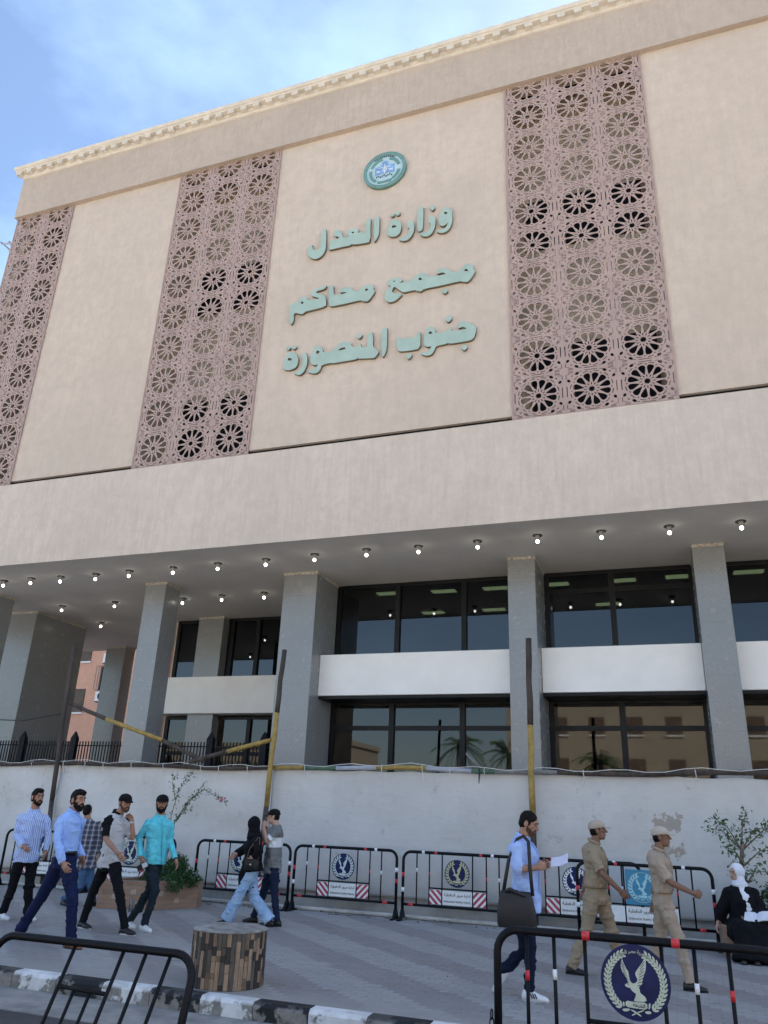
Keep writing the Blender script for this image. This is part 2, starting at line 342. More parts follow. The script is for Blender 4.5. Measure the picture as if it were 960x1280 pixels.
# cornice with its row of modillion blocks, mitred at the left corner
prof = [(0, 23.12), (.04, 23.135), (.05, 23.21), (.08, 23.225), (.08, 23.335), (.22, 23.345), (.23, 23.40), (.27, 23.415), (.30, 23.50), (.30, 23.53), (-.3, 23.54), (-.3, 23.12)]
cm = MB(); R_ = []
for x_, y_, dx, dy in ((XR, 16.34, 0, -1), (XL, 16.34, -1, -1), (XL, 28.2, -1, 0)):
    R_.append([(x_+dx*d, y_+dy*d, z) for d, z in prof])
cm.rings(R_)
x = XL-.2
while x < XR:
    cm.box(x, x+.22, 16.34-.215, 16.34-.07, 23.215, 23.348); x += .47
y = 16.6
while y < 28: cm.box(XL-.215, XL-.07, y, y+.21, 23.215, 23.348); y += .47
part(cm, 'cornice', M_CORN)
# perforated screens
TW, TH = 1.236, 1.117
def tile_holes():
    H = []; pol = lambda r, a: (r*math.cos(a), r*math.sin(a))
    H.append([pol(.088 if i % 2 else .058, math.pi*i/12) for i in range(24)])
    for k in range(12):
        a = 2*math.pi*(k+.5)/12
        half = [(.165, .0), (.24, .034), (.32, .066), (.375, .079), (.42, .064), (.440, .0)]
        pts = [(r, w) for r, w in half]+[(r, -w) for r, w in half[-2:0:-1]]
        H.append([(r*math.cos(a)-w*math.sin(a), r*math.sin(a)+w*math.cos(a)) for r, w in pts])
        b = 2*math.pi*k/12; sl = [(.108, .006), (.15, .016), (.195, .0), (.15, -.016), (.108, -.006)]
        H.append([(r*math.cos(b)-w*math.sin(b), r*math.sin(b)+w*math.cos(b)) for r, w in sl])
        tr = [(.425, 0), (.462, .024), (.468, 0), (.462, -.024)]
        H.append([(r*math.cos(b)-w*math.sin(b), r*math.sin(b)+w*math.cos(b)) for r, w in tr])
        H.append([pol(.480, a+t) for t in (-.14, 0, .14)]+[pol(.500, a+t) for t in (.12, 0, -.12)])
    for s in (-1, 1):
        H.append([(-.15, s*.517), (.15, s*.517), (.15, s*.535), (-.15, s*.535)]); H.append([(s*.553, -.14), (s*.575, -.14), (s*.575, .14), (s*.553, .14)])
        for t in (-1, 1):
            def E(cx, cy, rx, ry, ang): return [(s*(cx+rx*math.cos(q)*math.cos(ang)-ry*math.sin(q)*math.sin(ang)), t*(cy+rx*math.cos(q)*math.sin(ang)+ry*math.sin(q)*math.cos(ang))) for q in [2*math.pi*i/8 for i in range(8)]]
            H.append(E(.315, .462, .056, .038, -.6)); H.append(E(.515, .285, .05, .036, .9)); H.append(E(.435, .405, .03, .016, -.78))
            for (x0, x1, y0, y1) in ((.40, .52, .492, .508), (.40, .52, .525, .540), (.565, .58, .34, .46), (.20, .27, .50, .516), (.47, .56, .455, .468)):
                H.append([(s*x0, t*y0), (s*x1, t*y0), (s*x1, t*y1), (s*x0, t*y1)])
    return H
TILE_H = tile_holes()
_t = fill2d([[(-TW/2, -TH/2), (TW/2, -TH/2), (TW/2, TH/2), (-TW/2, TH/2)]]+TILE_H, .014, lambda u, v, w: (u, w, v))
TV = np.array([v.co[:] for v in _t.vertices]); TF = [tuple(p.vertices) for p in _t.polygons]
def screen(x0, x1, y, cols, M=None, rows=10):
    mb = MB()
    for c in range(cols):
        for r in range(rows):
            cx = x1-(c+.5)*TW; cz = 10.585+TH*(r+.5); v = TV+np.array([cx, y, cz]); mb.add(v.tolist(), TF)
    # thin metal edge trims
    xa = x1-cols*TW
    mb.box(xa-.03, xa+.004, y-.022, y+.022, 10.583, 10.585+TH*rows).box(x1-.004, x1+.02, y-.022, y+.022, 10.583, 10.585+TH*rows)
    for r in range(rows+1): mb.box(xa, x1, y+.016, y+.03, 10.583+TH*r-.01, 10.583+TH*r+.01)
    return mb
first = None
for i, (a, b, n) in enumerate(screens):
    if i in (0,):
        part(screen(a, b, 16.47, 2), 'lattice_screen', M_LAT)
        R90 = Matrix.Translation((-20.80, 16.5, 0)) @ Matrix.Rotation(math.pi/2, 4, 'Z')
        mb = MB()
        for r in range(10):
            v = [R90 @ Vector((p[0]*.42+.27, p[1], p[2])) for p in (TV+np.array([0, 0, 10.585+TH*(r+.5)]))]
            mb.add([tuple(q) for q in v], TF)
        part(mb, 'corner_screen', M_LAT)
    elif i == 1: first = part(screen(a, b, 16.47, 3), 'lattice_screen', M_LAT)
    else: dup(first, loc=(b+10.11, 0, 0))
    for (z0, z1) in ((11.25, 13.35), (16.55, 18.25), (22.3, 22.9)):
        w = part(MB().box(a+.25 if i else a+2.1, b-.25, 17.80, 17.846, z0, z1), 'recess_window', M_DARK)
        fr = MB()
        for q in range(4): xx = (a if i else a+1.9)+.25+(b-a-.5-(1.9 if i == 0 else 0))*q/3; fr.box(xx-.03, xx+.03, 17.77, 17.80, z0, z1)
        fr.build('frame', mat('recess_frame', (.30, .19, .14), .6, noise=(5, .2)), w)
# columns and piers of polished granite
def column(x0, x1, y0, y1):
    c = MB().box(x0, x1, y0, y1, 1.2, 7.985).build('column', M_GRAN, CH, bevel=.012)
    MB().box(x0-.012, x1+.012, y0-.012, y1+.012, 7.93, 8.0).build('chipped_rim', mat('rim_plaster', (.42, .38, .32), .95, noise=(14, .6)), c)
for cc in ((-10.03, -9.0, 19.05, 20.55), (-3.637, -2.934, 19.05, 20.55), (.815, 1.526, 19.05, 20.55), (-14.71, -13.99, 19.05, 19.8), (5.9, 6.6, 19.05, 20.55), (11.0, 11.7, 19.05, 20.55), (16.0, 16.7, 19.05, 20.55),
           (-21.2, -20.42, 19.05, 19.7), (-24.2, -20.92, 21.3, 23.92), (-15.5, -14.5, 23.3, 24.0), (-22.62, -21.64, 27.3, 27.95)): column(*cc)
# front glazed block: windows above and below a white spandrel
def window(x0, x1, y, z0, z1, mulls, trans, g=M_GLASS, wide=.07):
    w = thing('window', None, None); w.parent = CH
    fr = MB().box(x0, x1, y, y+.12, z1-.09, z1).box(x0, x1, y, y+.12, z0, z0+.06).box(x0, x0+.13, y, y+.12, z0+.06, z1-.09).box(x1-.1, x1, y, y+.12, z0+.06, z1-.09)
    for q in mulls: fr.box(q-wide, q+wide, y-.03, y+.14, z0+.06, z1-.09)
    for t in trans:
        xs = [x0+.13]+[p for q in mulls for p in (q-wide, q+wide)]+[x1-.1]
        for a, b in zip(xs[::2], xs[1::2]): fr.box(a, b, y+.01, y+.11, t-.06, t+.06)
    fr.build('frame', M_FRAME, w); xs = [x0]+list(mulls)+[x1]
    for a, b in zip(xs, xs[1:]): MB().box(a+.02, b-.02, y+.055, y+.065, z0+.03, z1-.03).build('pane', g, w)
    return w
for (a, b, mu, ml, sp) in ((-9.02, -3.62, (-7.12, -5.17), (-7.2, -5.215), (-9.0, -3.64)), (-2.95, .83, (-1.185,), (-1.14,), (-2.93, .81)), (1.52, 5.9, (3.5,), (3.5,), (1.53, 5.9)), (6.6, 11, (8.8,), (8.8,), (6.6, 11)), (11.7, 16, (13.8,), (13.8,), (11.7, 16))):
    window(a, b, 20.6, 5.72, 7.99, mu, (7.46,) if a == -2.95 else ())
    window(a, b, 20.6, 1.25, 4.62, ml, (3.9, 2.2), M_GLASSD)
    part(MB().box(sp[0], sp[1], 19.6, 20.72, 4.636, 5.743), 'spandrel', M_SPAN, bevel=.015)
    part(MB().box(sp[0], sp[1], 19.66, 20.59, 4.56, 4.632), 'spandrel_soffit', M_FRAME)
part(MB().box(16.7, XR, 20.6, 20.9, 1.2, 8.0), 'blank_wall', M_SPAN)
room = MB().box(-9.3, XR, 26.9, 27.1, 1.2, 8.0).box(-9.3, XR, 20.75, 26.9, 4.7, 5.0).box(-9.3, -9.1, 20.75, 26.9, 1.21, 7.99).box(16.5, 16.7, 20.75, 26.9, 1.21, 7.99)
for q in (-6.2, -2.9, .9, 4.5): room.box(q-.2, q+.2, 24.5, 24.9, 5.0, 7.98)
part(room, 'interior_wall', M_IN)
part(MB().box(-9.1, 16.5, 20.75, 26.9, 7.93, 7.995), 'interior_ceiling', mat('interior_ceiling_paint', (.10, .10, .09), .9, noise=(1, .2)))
fx0 = None
for (fx, fy) in ((-7.66, 21.3), (-5.98, 21.4), (-4.44, 21.4), (-2.73, 21.35), (-.94, 21.35), (.54, 21.3), (2.21, 21.25), (-7.0, 23.8), (-5.0, 23.8), (-1.5, 23.8)):
    if fx0: dup(fx0, loc=(fx-5+5, fy, 7.88)); continue
    fx0 = MB().box(-.4, .4, -.2, .2, .012, .045).build('office_light', mat('fixture_housing', (.3, .3, .28), .5, noise=(5, .1)), CH, loc=(fx, fy, 7.88))
    tb = MB()
    for k in range(4): tb.box(-.36, .36, -.17+k*.09, -.105+k*.09, 0, .011)
    tb.build('tube', M_FIX, fx0)
# inner block of the portico
def late():
    window(-16.6, -9.35, 23.65, 5.80, 7.99, (-14.3, -13.28), ()); 
    part(MB().box(-16.74, -9.3, 23.1, 23.77, 4.643, 5.867), 'spandrel', M_SPAN, bevel=.015)
    window(-16.6, -9.35, 23.65, 1.25, 4.6, (-15.0, -13.3, -11.5), (3.4,), M_GLASSD)
    part(MB().box(-16.74, -16.62, 23.78, 28, 1.2, 8.0), 'return_wall', M_TAN)
    part(MB().box(-16.6, -9.3, 27.4, 27.6, 1.2, 8.0).box(-16.6, -9.35, 23.9, 27.4, 4.8, 5.0).box(-9.30, -9.18, 23.78, 26.9, 1.22, 7.98), 'back_wall', M_IN)
late()
# black picket railing across the portico
rl = MB(); rx = -23.0
while rx < -10.1:
    if not (-14.72 < rx < -13.98): rl.box(rx-.014, rx+.014, 19.79, 19.815, 2.2, 3.42)
    rx += .105
rl.box(-23, -10.1, 19.78, 19.825, 2.45, 2.49).box(-23, -10.1, 19.78, 19.825, 3.28, 3.31)
railing = thing('picket_railing', 'black iron picket railing with square posts crossing the portico', 'railing', (-17, 19.8, 1.2))
rl.build('pickets', M_BLACKP, railing)
for px in (-18.97, -17.02, -12.29, -10.6):
    MB().box(px-.1, px+.1, 19.73, 19.87, 1.2, 3.5).rings([[(px-.1, 19.73, 3.5), (px+.1, 19.73, 3.5), (px+.1, 19.87, 3.5), (px-.1, 19.87, 3.5)], [(px-.02, 19.79, 3.7), (px+.02, 19.79, 3.7), (px+.02, 19.81, 3.7), (px-.02, 19.81, 3.7)]]).build('post', M_BLACKP, railing)
part(MB().box(-24, -10.1, 19.72, 19.95, 1.2, 2.2), 'low_wall', M_SOFF)
rebase(railing)
# made-up bracket on the left flank, standing in for a distant antenna
br = thing('antenna_bracket', 'pale metal tube bracket on the left flank standing in for an antenna', 'bracket', (-20.9, 17.1, 19.5))
bm_ = MB()
for q in range(2): bm_.tube([(-20.85, 16.95+.35*q, 20.75), (-21.9, 16.95+.35*q, 20.95)], .032, 8).tube([(-20.85, 16.95+.35*q, 19.6), (-21.45, 16.95+.35*q, 20.86)], .026, 8)
bm_.tube([(-21.45, 16.85, 20.88), (-21.45, 17.4, 20.88)], .026, 8).tube([(-21.85, 16.85, 20.95), (-21.85, 17.4, 20.95)], .026, 8)
bm_.build('tube_frame', mat('galvanised_tube', (.45, .46, .48), .45, .6, noise=(6, .2)), br); rebase(br)
rebase(CH)
# soffit lamps
LAMPS = [[-19.045,17.807,"lit bare bulb at the left end of the front row, cut by the picture edge"],[-17.958,17.773,"lit bare bulb just right of the leftmost front lamp"],[-16.893,17.83,"lit bare bulb in the front row above the tall left pier"],[-15.625,17.85,"lit bare bulb in the front row right of the tall left pier"],[-14.394,17.79,"lit bare bulb in the front row left of the slim left column"],[-12.911,17.798,"lit bare bulb in the front row over the slim left column"],[-11.427,17.745,"lit bare bulb in the front row right of the slim left column"],[-9.926,17.713,"lit bare bulb in the front row left of the broad column"],[-8.446,17.624,"lit bare bulb in the front row above the broad column"],[-6.962,17.559,"lit bare bulb in the front row above the left window bay"],[-5.592,17.617,"lit bare bulb in the front row above the middle of the left window bay"],[-4.077,17.595,"lit bare bulb in the front row left of the middle column"],[-2.613,17.521,"lit bare bulb in the front row just right of the middle column"],[-1.152,17.584,"lit bare bulb in the front row above the right window bay"],[0.33,17.609,"lit bare bulb in the front row left of the right column"],[1.82,17.654,"lit bare bulb in the front row right of the right column"],[-19.441,20.851,"lit bare bulb in the second row beside the tall pier"],[-17.173,20.753,"lit bare bulb in the second row left of the slim column"],[-14.593,20.854,"lit bare bulb in the second row just right of the slim column"],[-13.084,20.76,"lit bare bulb in the second row right of the slim column and its neighbour"],[-11.587,20.776,"lit bare bulb in the second row left of the broad column"],[-19.689,23.233,"lit bare bulb alone in the third row over the portico gap"],[-17.526,25.841,"lit bare bulb deep in the portico right of the slim column"],[-20.113,28.673,"lit bare bulb deepest in the portico near the far pillar"]]
def lamp_label(i, x, y):
    if y < 19:
        return None
lamp0 = None
M_BULB = mat('lamp_glass_lit', (.9, .9, .85), .3, emit=((1, .96, .88), 3.2)); M_LAMPBASE = mat('lamp_socket', (.30, .29, .27), .5, noise=(8, .2)); M_DISC = mat('lamp_rose', (.07, .07, .07), .6, noise=(8, .2))
for i, (x, y, lab) in enumerate(LAMPS):
    if lamp0 is None:
        lamp0 = thing('soffit_lamp', lab, 'ceiling lamp', (x, y, 8.0), 0, 'bare bulbs under the soffit')
        MB().tube([(0, 0, 0), (0, 0, -.02)], .115, 16).build('rose', M_DISC, lamp0, True)
        MB().tube([(0, 0, -.02), (0, 0, -.05), (0, 0, -.12)], [.06, .055, .045], 12).build('socket', M_LAMPBASE, lamp0, True)
        MB().ell((0, 0, -.16), (.040, .040, .043)).build('bulb', M_BULB, lamp0, True)
    else: dup(lamp0, loc=(x, y, 8.0), label=lab)
# ------------------------------------------------------------------ sign lettering and crest on the facade
SIGNS = [["topmost line of turquoise lettering, directly under the round crest",[-6.3,16.5,17.2],[[[[-6.764,17.609],[-6.703,17.653],[-6.601,17.671],[-6.591,17.129],[-6.611,16.986],[-6.668,16.853],[-6.74,16.768],[-6.72,16.896],[-6.751,17.022]],[[-7.021,17.601],[-6.91,17.708],[-6.868,17.636],[-6.873,17.472],[-6.843,16.824],[-7.046,16.816],[-7.354,16.848],[-7.428,16.891],[-7.477,16.843],[-7.794,16.854],[-8.107,16.841],[-8.138,16.909],[-8.09,17.183],[-7.893,17.178],[-7.815,17.188],[-7.886,17.282],[-7.966,17.287],[-8.005,17.373],[-7.98,17.503],[-7.862,17.512],[-7.761,17.371],[-7.712,17.207],[-7.63,17.156],[-7.516,17.202],[-7.579,17.248],[-7.602,17.345],[-7.491,17.446],[-7.282,17.413],[-7.22,17.322],[-7.267,17.238],[-7.17,17.243],[-7.116,17.19],[-7.013,17.178]],[[-7.458,17.329],[-7.348,17.307],[-7.402,17.242]],[[-8.44,17.622],[-8.292,17.676],[-8.252,17.497],[-8.229,17.006],[-8.262,16.805],[-8.37,16.652],[-8.538,16.609],[-8.705,16.703],[-8.795,16.83],[-8.811,17.03],[-8.78,17.143],[-8.691,17.212],[-8.655,17.021],[-8.591,16.96],[-8.457,16.942],[-8.396,17.018]]],[[[-4.658,17.485],[-4.526,17.42],[-4.454,17.269],[-4.441,17.033],[-4.463,16.837],[-4.521,16.68],[-4.638,16.591],[-4.756,16.592],[-4.876,16.657],[-4.901,16.736],[-4.781,16.69],[-4.687,16.709],[-4.605,16.788],[-4.565,16.921],[-4.64,16.84],[-4.735,16.816],[-4.819,16.902],[-4.845,17.083],[-4.788,17.301]],[[-4.697,17.276],[-4.645,17.312],[-4.577,17.244],[-4.632,17.194]],[[-5.04,17.266],[-4.955,17.199],[-4.924,17.045],[-4.945,16.819],[-5.042,16.629],[-5.161,16.573],[-5.306,16.624],[-5.386,16.731],[-5.345,16.764],[-5.212,16.73],[-5.117,16.777],[-5.066,16.894],[-5.072,16.997],[-5.121,17.054],[-5.112,17.197]],[[-5.118,17.582],[-5.034,17.663],[-4.935,17.532],[-5.031,17.431]],[[-5.461,17.602],[-5.316,17.696],[-5.282,17.612],[-5.283,16.936],[-5.322,16.816],[-5.426,16.814],[-5.459,16.982]],[[-5.662,17.285],[-5.574,17.203],[-5.533,17.031],[-5.564,16.806],[-5.67,16.63],[-5.815,16.586],[-5.964,16.646],[-6.003,16.714],[-5.843,16.717],[-5.723,16.818],[-5.674,16.965],[-5.755,17.074],[-5.735,17.246]],[[-6.251,17.442],[-6.088,17.413],[-5.959,17.29],[-5.916,17.102],[-5.959,16.907],[-6.068,16.818],[-6.217,16.833],[-6.319,16.912],[-6.35,17.067],[-6.282,17.257]],[[-6.224,17.182],[-6.182,17.245],[-6.068,17.191],[-6.091,17.141],[-6.198,17.14]],[[-6.283,17.615],[-6.223,17.71],[-6.149,17.609],[-6.212,17.53]],[[-6.125,17.633],[-6.06,17.726],[-5.965,17.625],[-6.041,17.529]]]]],["middle line of turquoise lettering between the two other lines",[-6.3,16.5,14.9],[[[[-7.028,15.267],[-6.913,15.36],[-6.794,15.35],[-6.671,15.239],[-6.675,15.14],[-6.62,15.077],[-6.715,14.916],[-6.826,14.774],[-6.975,14.822],[-7.052,14.872],[-7.482,14.847],[-7.935,14.842],[-7.984,14.903],[-8.008,15.026],[-8.044,15.544],[-7.91,15.617],[-7.868,15.215],[-7.714,15.189],[-7.579,15.196],[-7.443,15.201],[-7.567,15.258],[-7.688,15.254],[-7.68,15.361],[-7.517,15.427],[-7.361,15.341],[-7.264,15.219],[-7.142,15.175]],[[-6.941,15.191],[-6.883,15.232],[-6.83,15.174],[-6.878,15.127]],[[-8.599,15.494],[-8.509,15.543],[-8.143,15.635],[-8.108,15.575],[-8.179,15.488],[-8.41,15.47],[-8.445,15.443],[-8.356,15.372],[-8.179,15.283],[-8.111,15.183],[-8.086,15.042],[-8.089,14.875],[-8.656,14.841],[-8.718,14.837],[-8.805,14.754],[-9.049,14.871],[-9.072,14.774],[-9.057,14.603],[-9.124,14.482],[-9.175,14.526],[-9.235,15.115],[-9.173,15.205],[-9.015,15.206],[-8.902,15.353],[-8.81,15.385],[-8.694,15.308],[-8.654,15.197],[-8.265,15.189],[-8.458,15.285],[-8.555,15.33],[-8.576,15.403]],[[-8.893,15.173],[-8.843,15.217],[-8.785,15.157],[-8.834,15.106]]],[[[-4.17,15.279],[-4.057,15.405],[-3.943,15.378],[-3.859,15.24],[-3.851,15.137],[-3.81,15.094],[-3.917,14.901],[-4.015,14.79],[-4.17,14.842],[-4.226,14.871],[-4.71,14.845],[-5.23,14.843],[-5.287,14.771],[-5.405,14.814],[-5.48,14.864],[-5.804,14.85],[-5.911,14.942],[-6.035,15.082],[-6.087,15.094],[-6.136,14.974],[-6.088,14.888],[-5.938,14.862],[-5.832,14.798],[-5.904,14.719],[-6.049,14.614],[-6.198,14.612],[-6.307,14.703],[-6.352,14.849],[-6.303,15.011],[-6.157,15.134],[-6.25,15.206],[-6.27,15.315],[-6.167,15.396],[-5.985,15.389],[-5.847,15.288],[-5.831,15.24],[-5.954,15.181],[-5.74,15.195],[-5.561,15.189],[-5.446,15.335],[-5.33,15.395],[-5.181,15.326],[-5.091,15.203],[-4.887,15.183],[-4.742,15.174],[-4.599,15.199],[-4.714,15.27],[-4.859,15.242],[-4.875,15.341],[-4.745,15.414],[-4.6,15.362],[-4.484,15.25],[-4.312,15.16]],[[-5.39,15.202],[-5.341,15.249],[-5.275,15.176],[-5.324,15.125]],[[-4.125,15.207],[-4.057,15.242],[-3.995,15.154],[-4.071,15.138]],[[-6.127,15.293],[-6.037,15.304],[-6.071,15.246]],[[-4.722,14.647],[-4.638,14.745],[-4.546,14.642],[-4.636,14.545]]]]],["lowest line of turquoise lettering, nearest the dark groove",[-6.3,16.5,12.9],[[[[-6.387,13.782],[-6.24,13.845],[-6.214,13.693],[-6.212,13.11],[-6.286,12.925],[-6.335,12.916],[-6.341,13.061],[-6.369,13.356]],[[-6.782,13.655],[-6.654,13.797],[-6.622,13.587],[-6.607,13.273],[-6.459,13.137],[-6.439,13.061],[-6.548,12.918],[-6.631,12.933],[-6.999,12.981],[-7.041,13.014],[-7.082,12.97],[-7.436,12.975],[-7.742,12.967],[-7.796,13.002],[-8.086,12.972],[-8.096,12.864],[-8.174,12.749],[-8.329,12.747],[-8.474,12.819],[-8.497,12.885],[-8.321,12.866],[-8.223,12.941],[-8.184,13.033],[-8.261,12.995],[-8.369,13.04],[-8.443,13.183],[-8.4,13.436],[-8.342,13.594],[-8.204,13.625],[-8.089,13.491],[-8.044,13.353],[-7.751,13.355],[-7.791,13.436],[-7.669,13.414],[-7.61,13.57],[-7.441,13.613],[-7.266,13.543],[-7.195,13.363],[-7.053,13.356],[-6.988,13.399],[-6.972,13.488],[-6.93,13.314],[-6.764,13.284]],[[-7.647,13.351],[-7.515,13.423],[-7.394,13.408],[-7.418,13.338]],[[-8.283,13.415],[-8.228,13.479],[-8.152,13.391],[-8.217,13.336]],[[-7.105,13.698],[-7.008,13.791],[-6.929,13.702],[-7.015,13.596]],[[-8.718,13.438],[-8.597,13.472],[-8.524,13.309],[-8.517,13.047],[-8.598,12.84],[-8.714,12.757],[-8.879,12.832],[-8.918,12.876],[-8.762,12.905],[-8.667,13.036],[-8.647,13.219]],[[-9.158,13.555],[-8.979,13.56],[-8.84,13.403],[-8.789,13.225],[-8.843,13.03],[-9.033,12.97],[-9.216,13.02],[-9.272,13.16],[-9.212,13.357]],[[-9.144,13.326],[-9.09,13.399],[-8.986,13.316],[-9.023,13.259]],[[-9.231,13.759],[-9.144,13.8],[-9.062,13.69],[-9.148,13.641]],[[-9.044,13.686],[-8.962,13.782],[-8.877,13.712],[-8.948,13.623]]],[[[-4.269,13.548],[-4.15,13.616],[-3.992,13.523],[-3.81,13.366],[-3.797,13.242],[-3.877,12.988],[-4.189,12.972],[-4.505,12.98],[-4.545,13.024],[-4.577,12.994],[-4.864,12.978],[-4.89,12.877],[-4.968,12.747],[-5.102,12.726],[-5.237,12.79],[-5.279,12.858],[-5.13,12.831],[-5.024,12.902],[-4.977,13.008],[-5.066,12.985],[-5.161,13.033],[-5.204,13.148],[-5.181,13.358],[-5.09,13.587],[-4.981,13.612],[-4.885,13.485],[-4.883,13.347],[-4.521,13.368],[-4.509,13.497],[-4.463,13.449],[-4.462,13.357],[-4.282,13.346],[-4.163,13.338],[-4.032,13.358],[-4.163,13.435],[-4.261,13.394],[-4.282,13.474]],[[-5.079,13.431],[-5.02,13.472],[-4.959,13.392],[-5.018,13.357]],[[-4.631,13.759],[-4.525,13.877],[-4.425,13.748],[-4.536,13.626]],[[-4.207,12.811],[-4.111,12.904],[-4.02,12.791],[-4.111,12.692]],[[-5.939,13.379],[-5.901,13.496],[-5.856,13.404],[-5.772,13.372],[-5.44,13.346],[-5.401,13.431],[-5.307,13.537],[-5.284,13.439],[-5.282,12.979],[-5.568,12.971],[-5.843,12.991],[-5.915,13.065],[-5.948,13.226]],[[-5.678,12.809],[-5.58,12.918],[-5.491,12.835],[-5.588,12.695]]]]]]
for lab, loc, words in SIGNS:
    t = thing('wall_lettering', lab, 'sign', tuple(loc), 0, 'turquoise lines of lettering on the facade')
    for pieces in words:
        sp = [smooth_poly([tuple(p) for p in pl], 1) for pl in pieces]
        me = fill2d(sp, .075, lambda u, v, w: (u-loc[0], 16.50-.055+w-loc[1], v-loc[2]))
        # turquoise face, dark returns
        o = put('word', me, [M_SIGN, M_SIGNEDGE], t)
        for p in me.polygons: p.material_index = 0 if p.normal.y < -.7 else 1
em = thing('wall_crest', 'round turquoise ministry crest mounted above the lettering', 'emblem', (-6.515, 16.5, 19.37))
def ring_mb(r0, r1, y0, y1, n=48):
    mb = MB(); c = lambda r, y, i: (r*math.cos(2*math.pi*i/n), y, r*math.sin(2*math.pi*i/n))
    v = []; f = []
    for i in range(n): v += [c(r0, y0, i), c(r1, y0, i), c(r1, y1, i), c(r0, y1, i)]
    for i in range(n):
        j = (i+1) % n
        for k in range(4): f.append((4*i+k, 4*i+(k+1) % 4, 4*j+(k+1) % 4, 4*j+k))
    return mb.add(v, f)
def arc_poly(r0, r1, a0, a1, n=14):
    A = [a0+(a1-a0)*i/n for i in range(n+1)]
    return [(r1*math.cos(a), r1*math.sin(a)) for a in A]+[(r0*math.cos(a), r0*math.sin(a)) for a in reversed(A)]
M_TEAL = mat('crest_teal', (.13, .27, .25), .45, noise=(4, .15)); M_PALE = mat('crest_pale', (.42, .56, .60), .45, noise=(4, .1)); M_CBLUE = mat('crest_blue', (.20, .34, .60), .45, noise=(5, .25))
MB().tube([(0, 0, 0), (0, -.07, 0)], .60, 48).build('disc', M_PALE, em)
ring_mb(.57, .66, -.11, 0).build('rim', M_TEAL, em, True)
yp = lambda y0, y1: (lambda a, b, d: (a, d, b))
seg = MB()
for a0, a1 in ((.25, 1.25), (1.75, 2.75), (3.0, 4.05), (5.3, 6.1)): seg.prism(arc_poly(.40, .49, a0, a1), lambda a, b, d: (a, d, b), -.071, -.088)
seg.prism([(-.20, -.47), (.20, -.47), (.24, -.37), (.0, -.40), (-.24, -.37)], lambda a, b, d: (a, d, b), -.071, -.09); seg.build('laurel', M_TEAL, em)
bk = MB().prism([(-.30, -.14), (-.05, -.10), (0, -.13), (.05, -.10), (.30, -.14), (.30, .16), (.05, .20), (0, .17), (-.05, .20), (-.30, .16)], lambda a, b, d: (a, d, b), -.071, -.086)
bk.prism(arc_poly(.0, .1, 0, 6.28, 20)[:21], lambda a, b, d: (a, d, b+.25), -.072, -.087); bk.build('shield', M_CBLUE, em)
sc_ = MB().box(-.012, .012, -.094, -.087, -.12, .22).box(-.2, .2, -.094, -.0872, .10, .118).prism(arc_poly(.05, .07, 0, 6.28, 24), lambda a, b, d: (a, d, b+.02), -.0871, -.095)
for s in (-1, 1): sc_.prism([(s*.2-.07, 0), (s*.2+.07, 0), (s*.2+.04, -.04), (s*.2-.04, -.04)], lambda a, b, d: (a, d, b+.0), -.0871, -.095)
sc_.build('scales', M_WHITE, em)
sm_ = MB()
for k in range(9):
    sm_.box(-.26+k*.058, -.225+k*.058, -.09, -.071, -.23+.03*math.sin(k*2.1), -.19+.03*math.sin(k*2.1))
for k in range(11):
    a = 1.0+1.15*k/10; sm_.prism(arc_poly(.505, .545, a, a+.07, 3), lambda a_, b_, d: (a_, d, b_), -.071, -.09)
sm_.build('inscription', mat('crest_dark', (.05, .09, .14), .5, noise=(5, .2)), em)
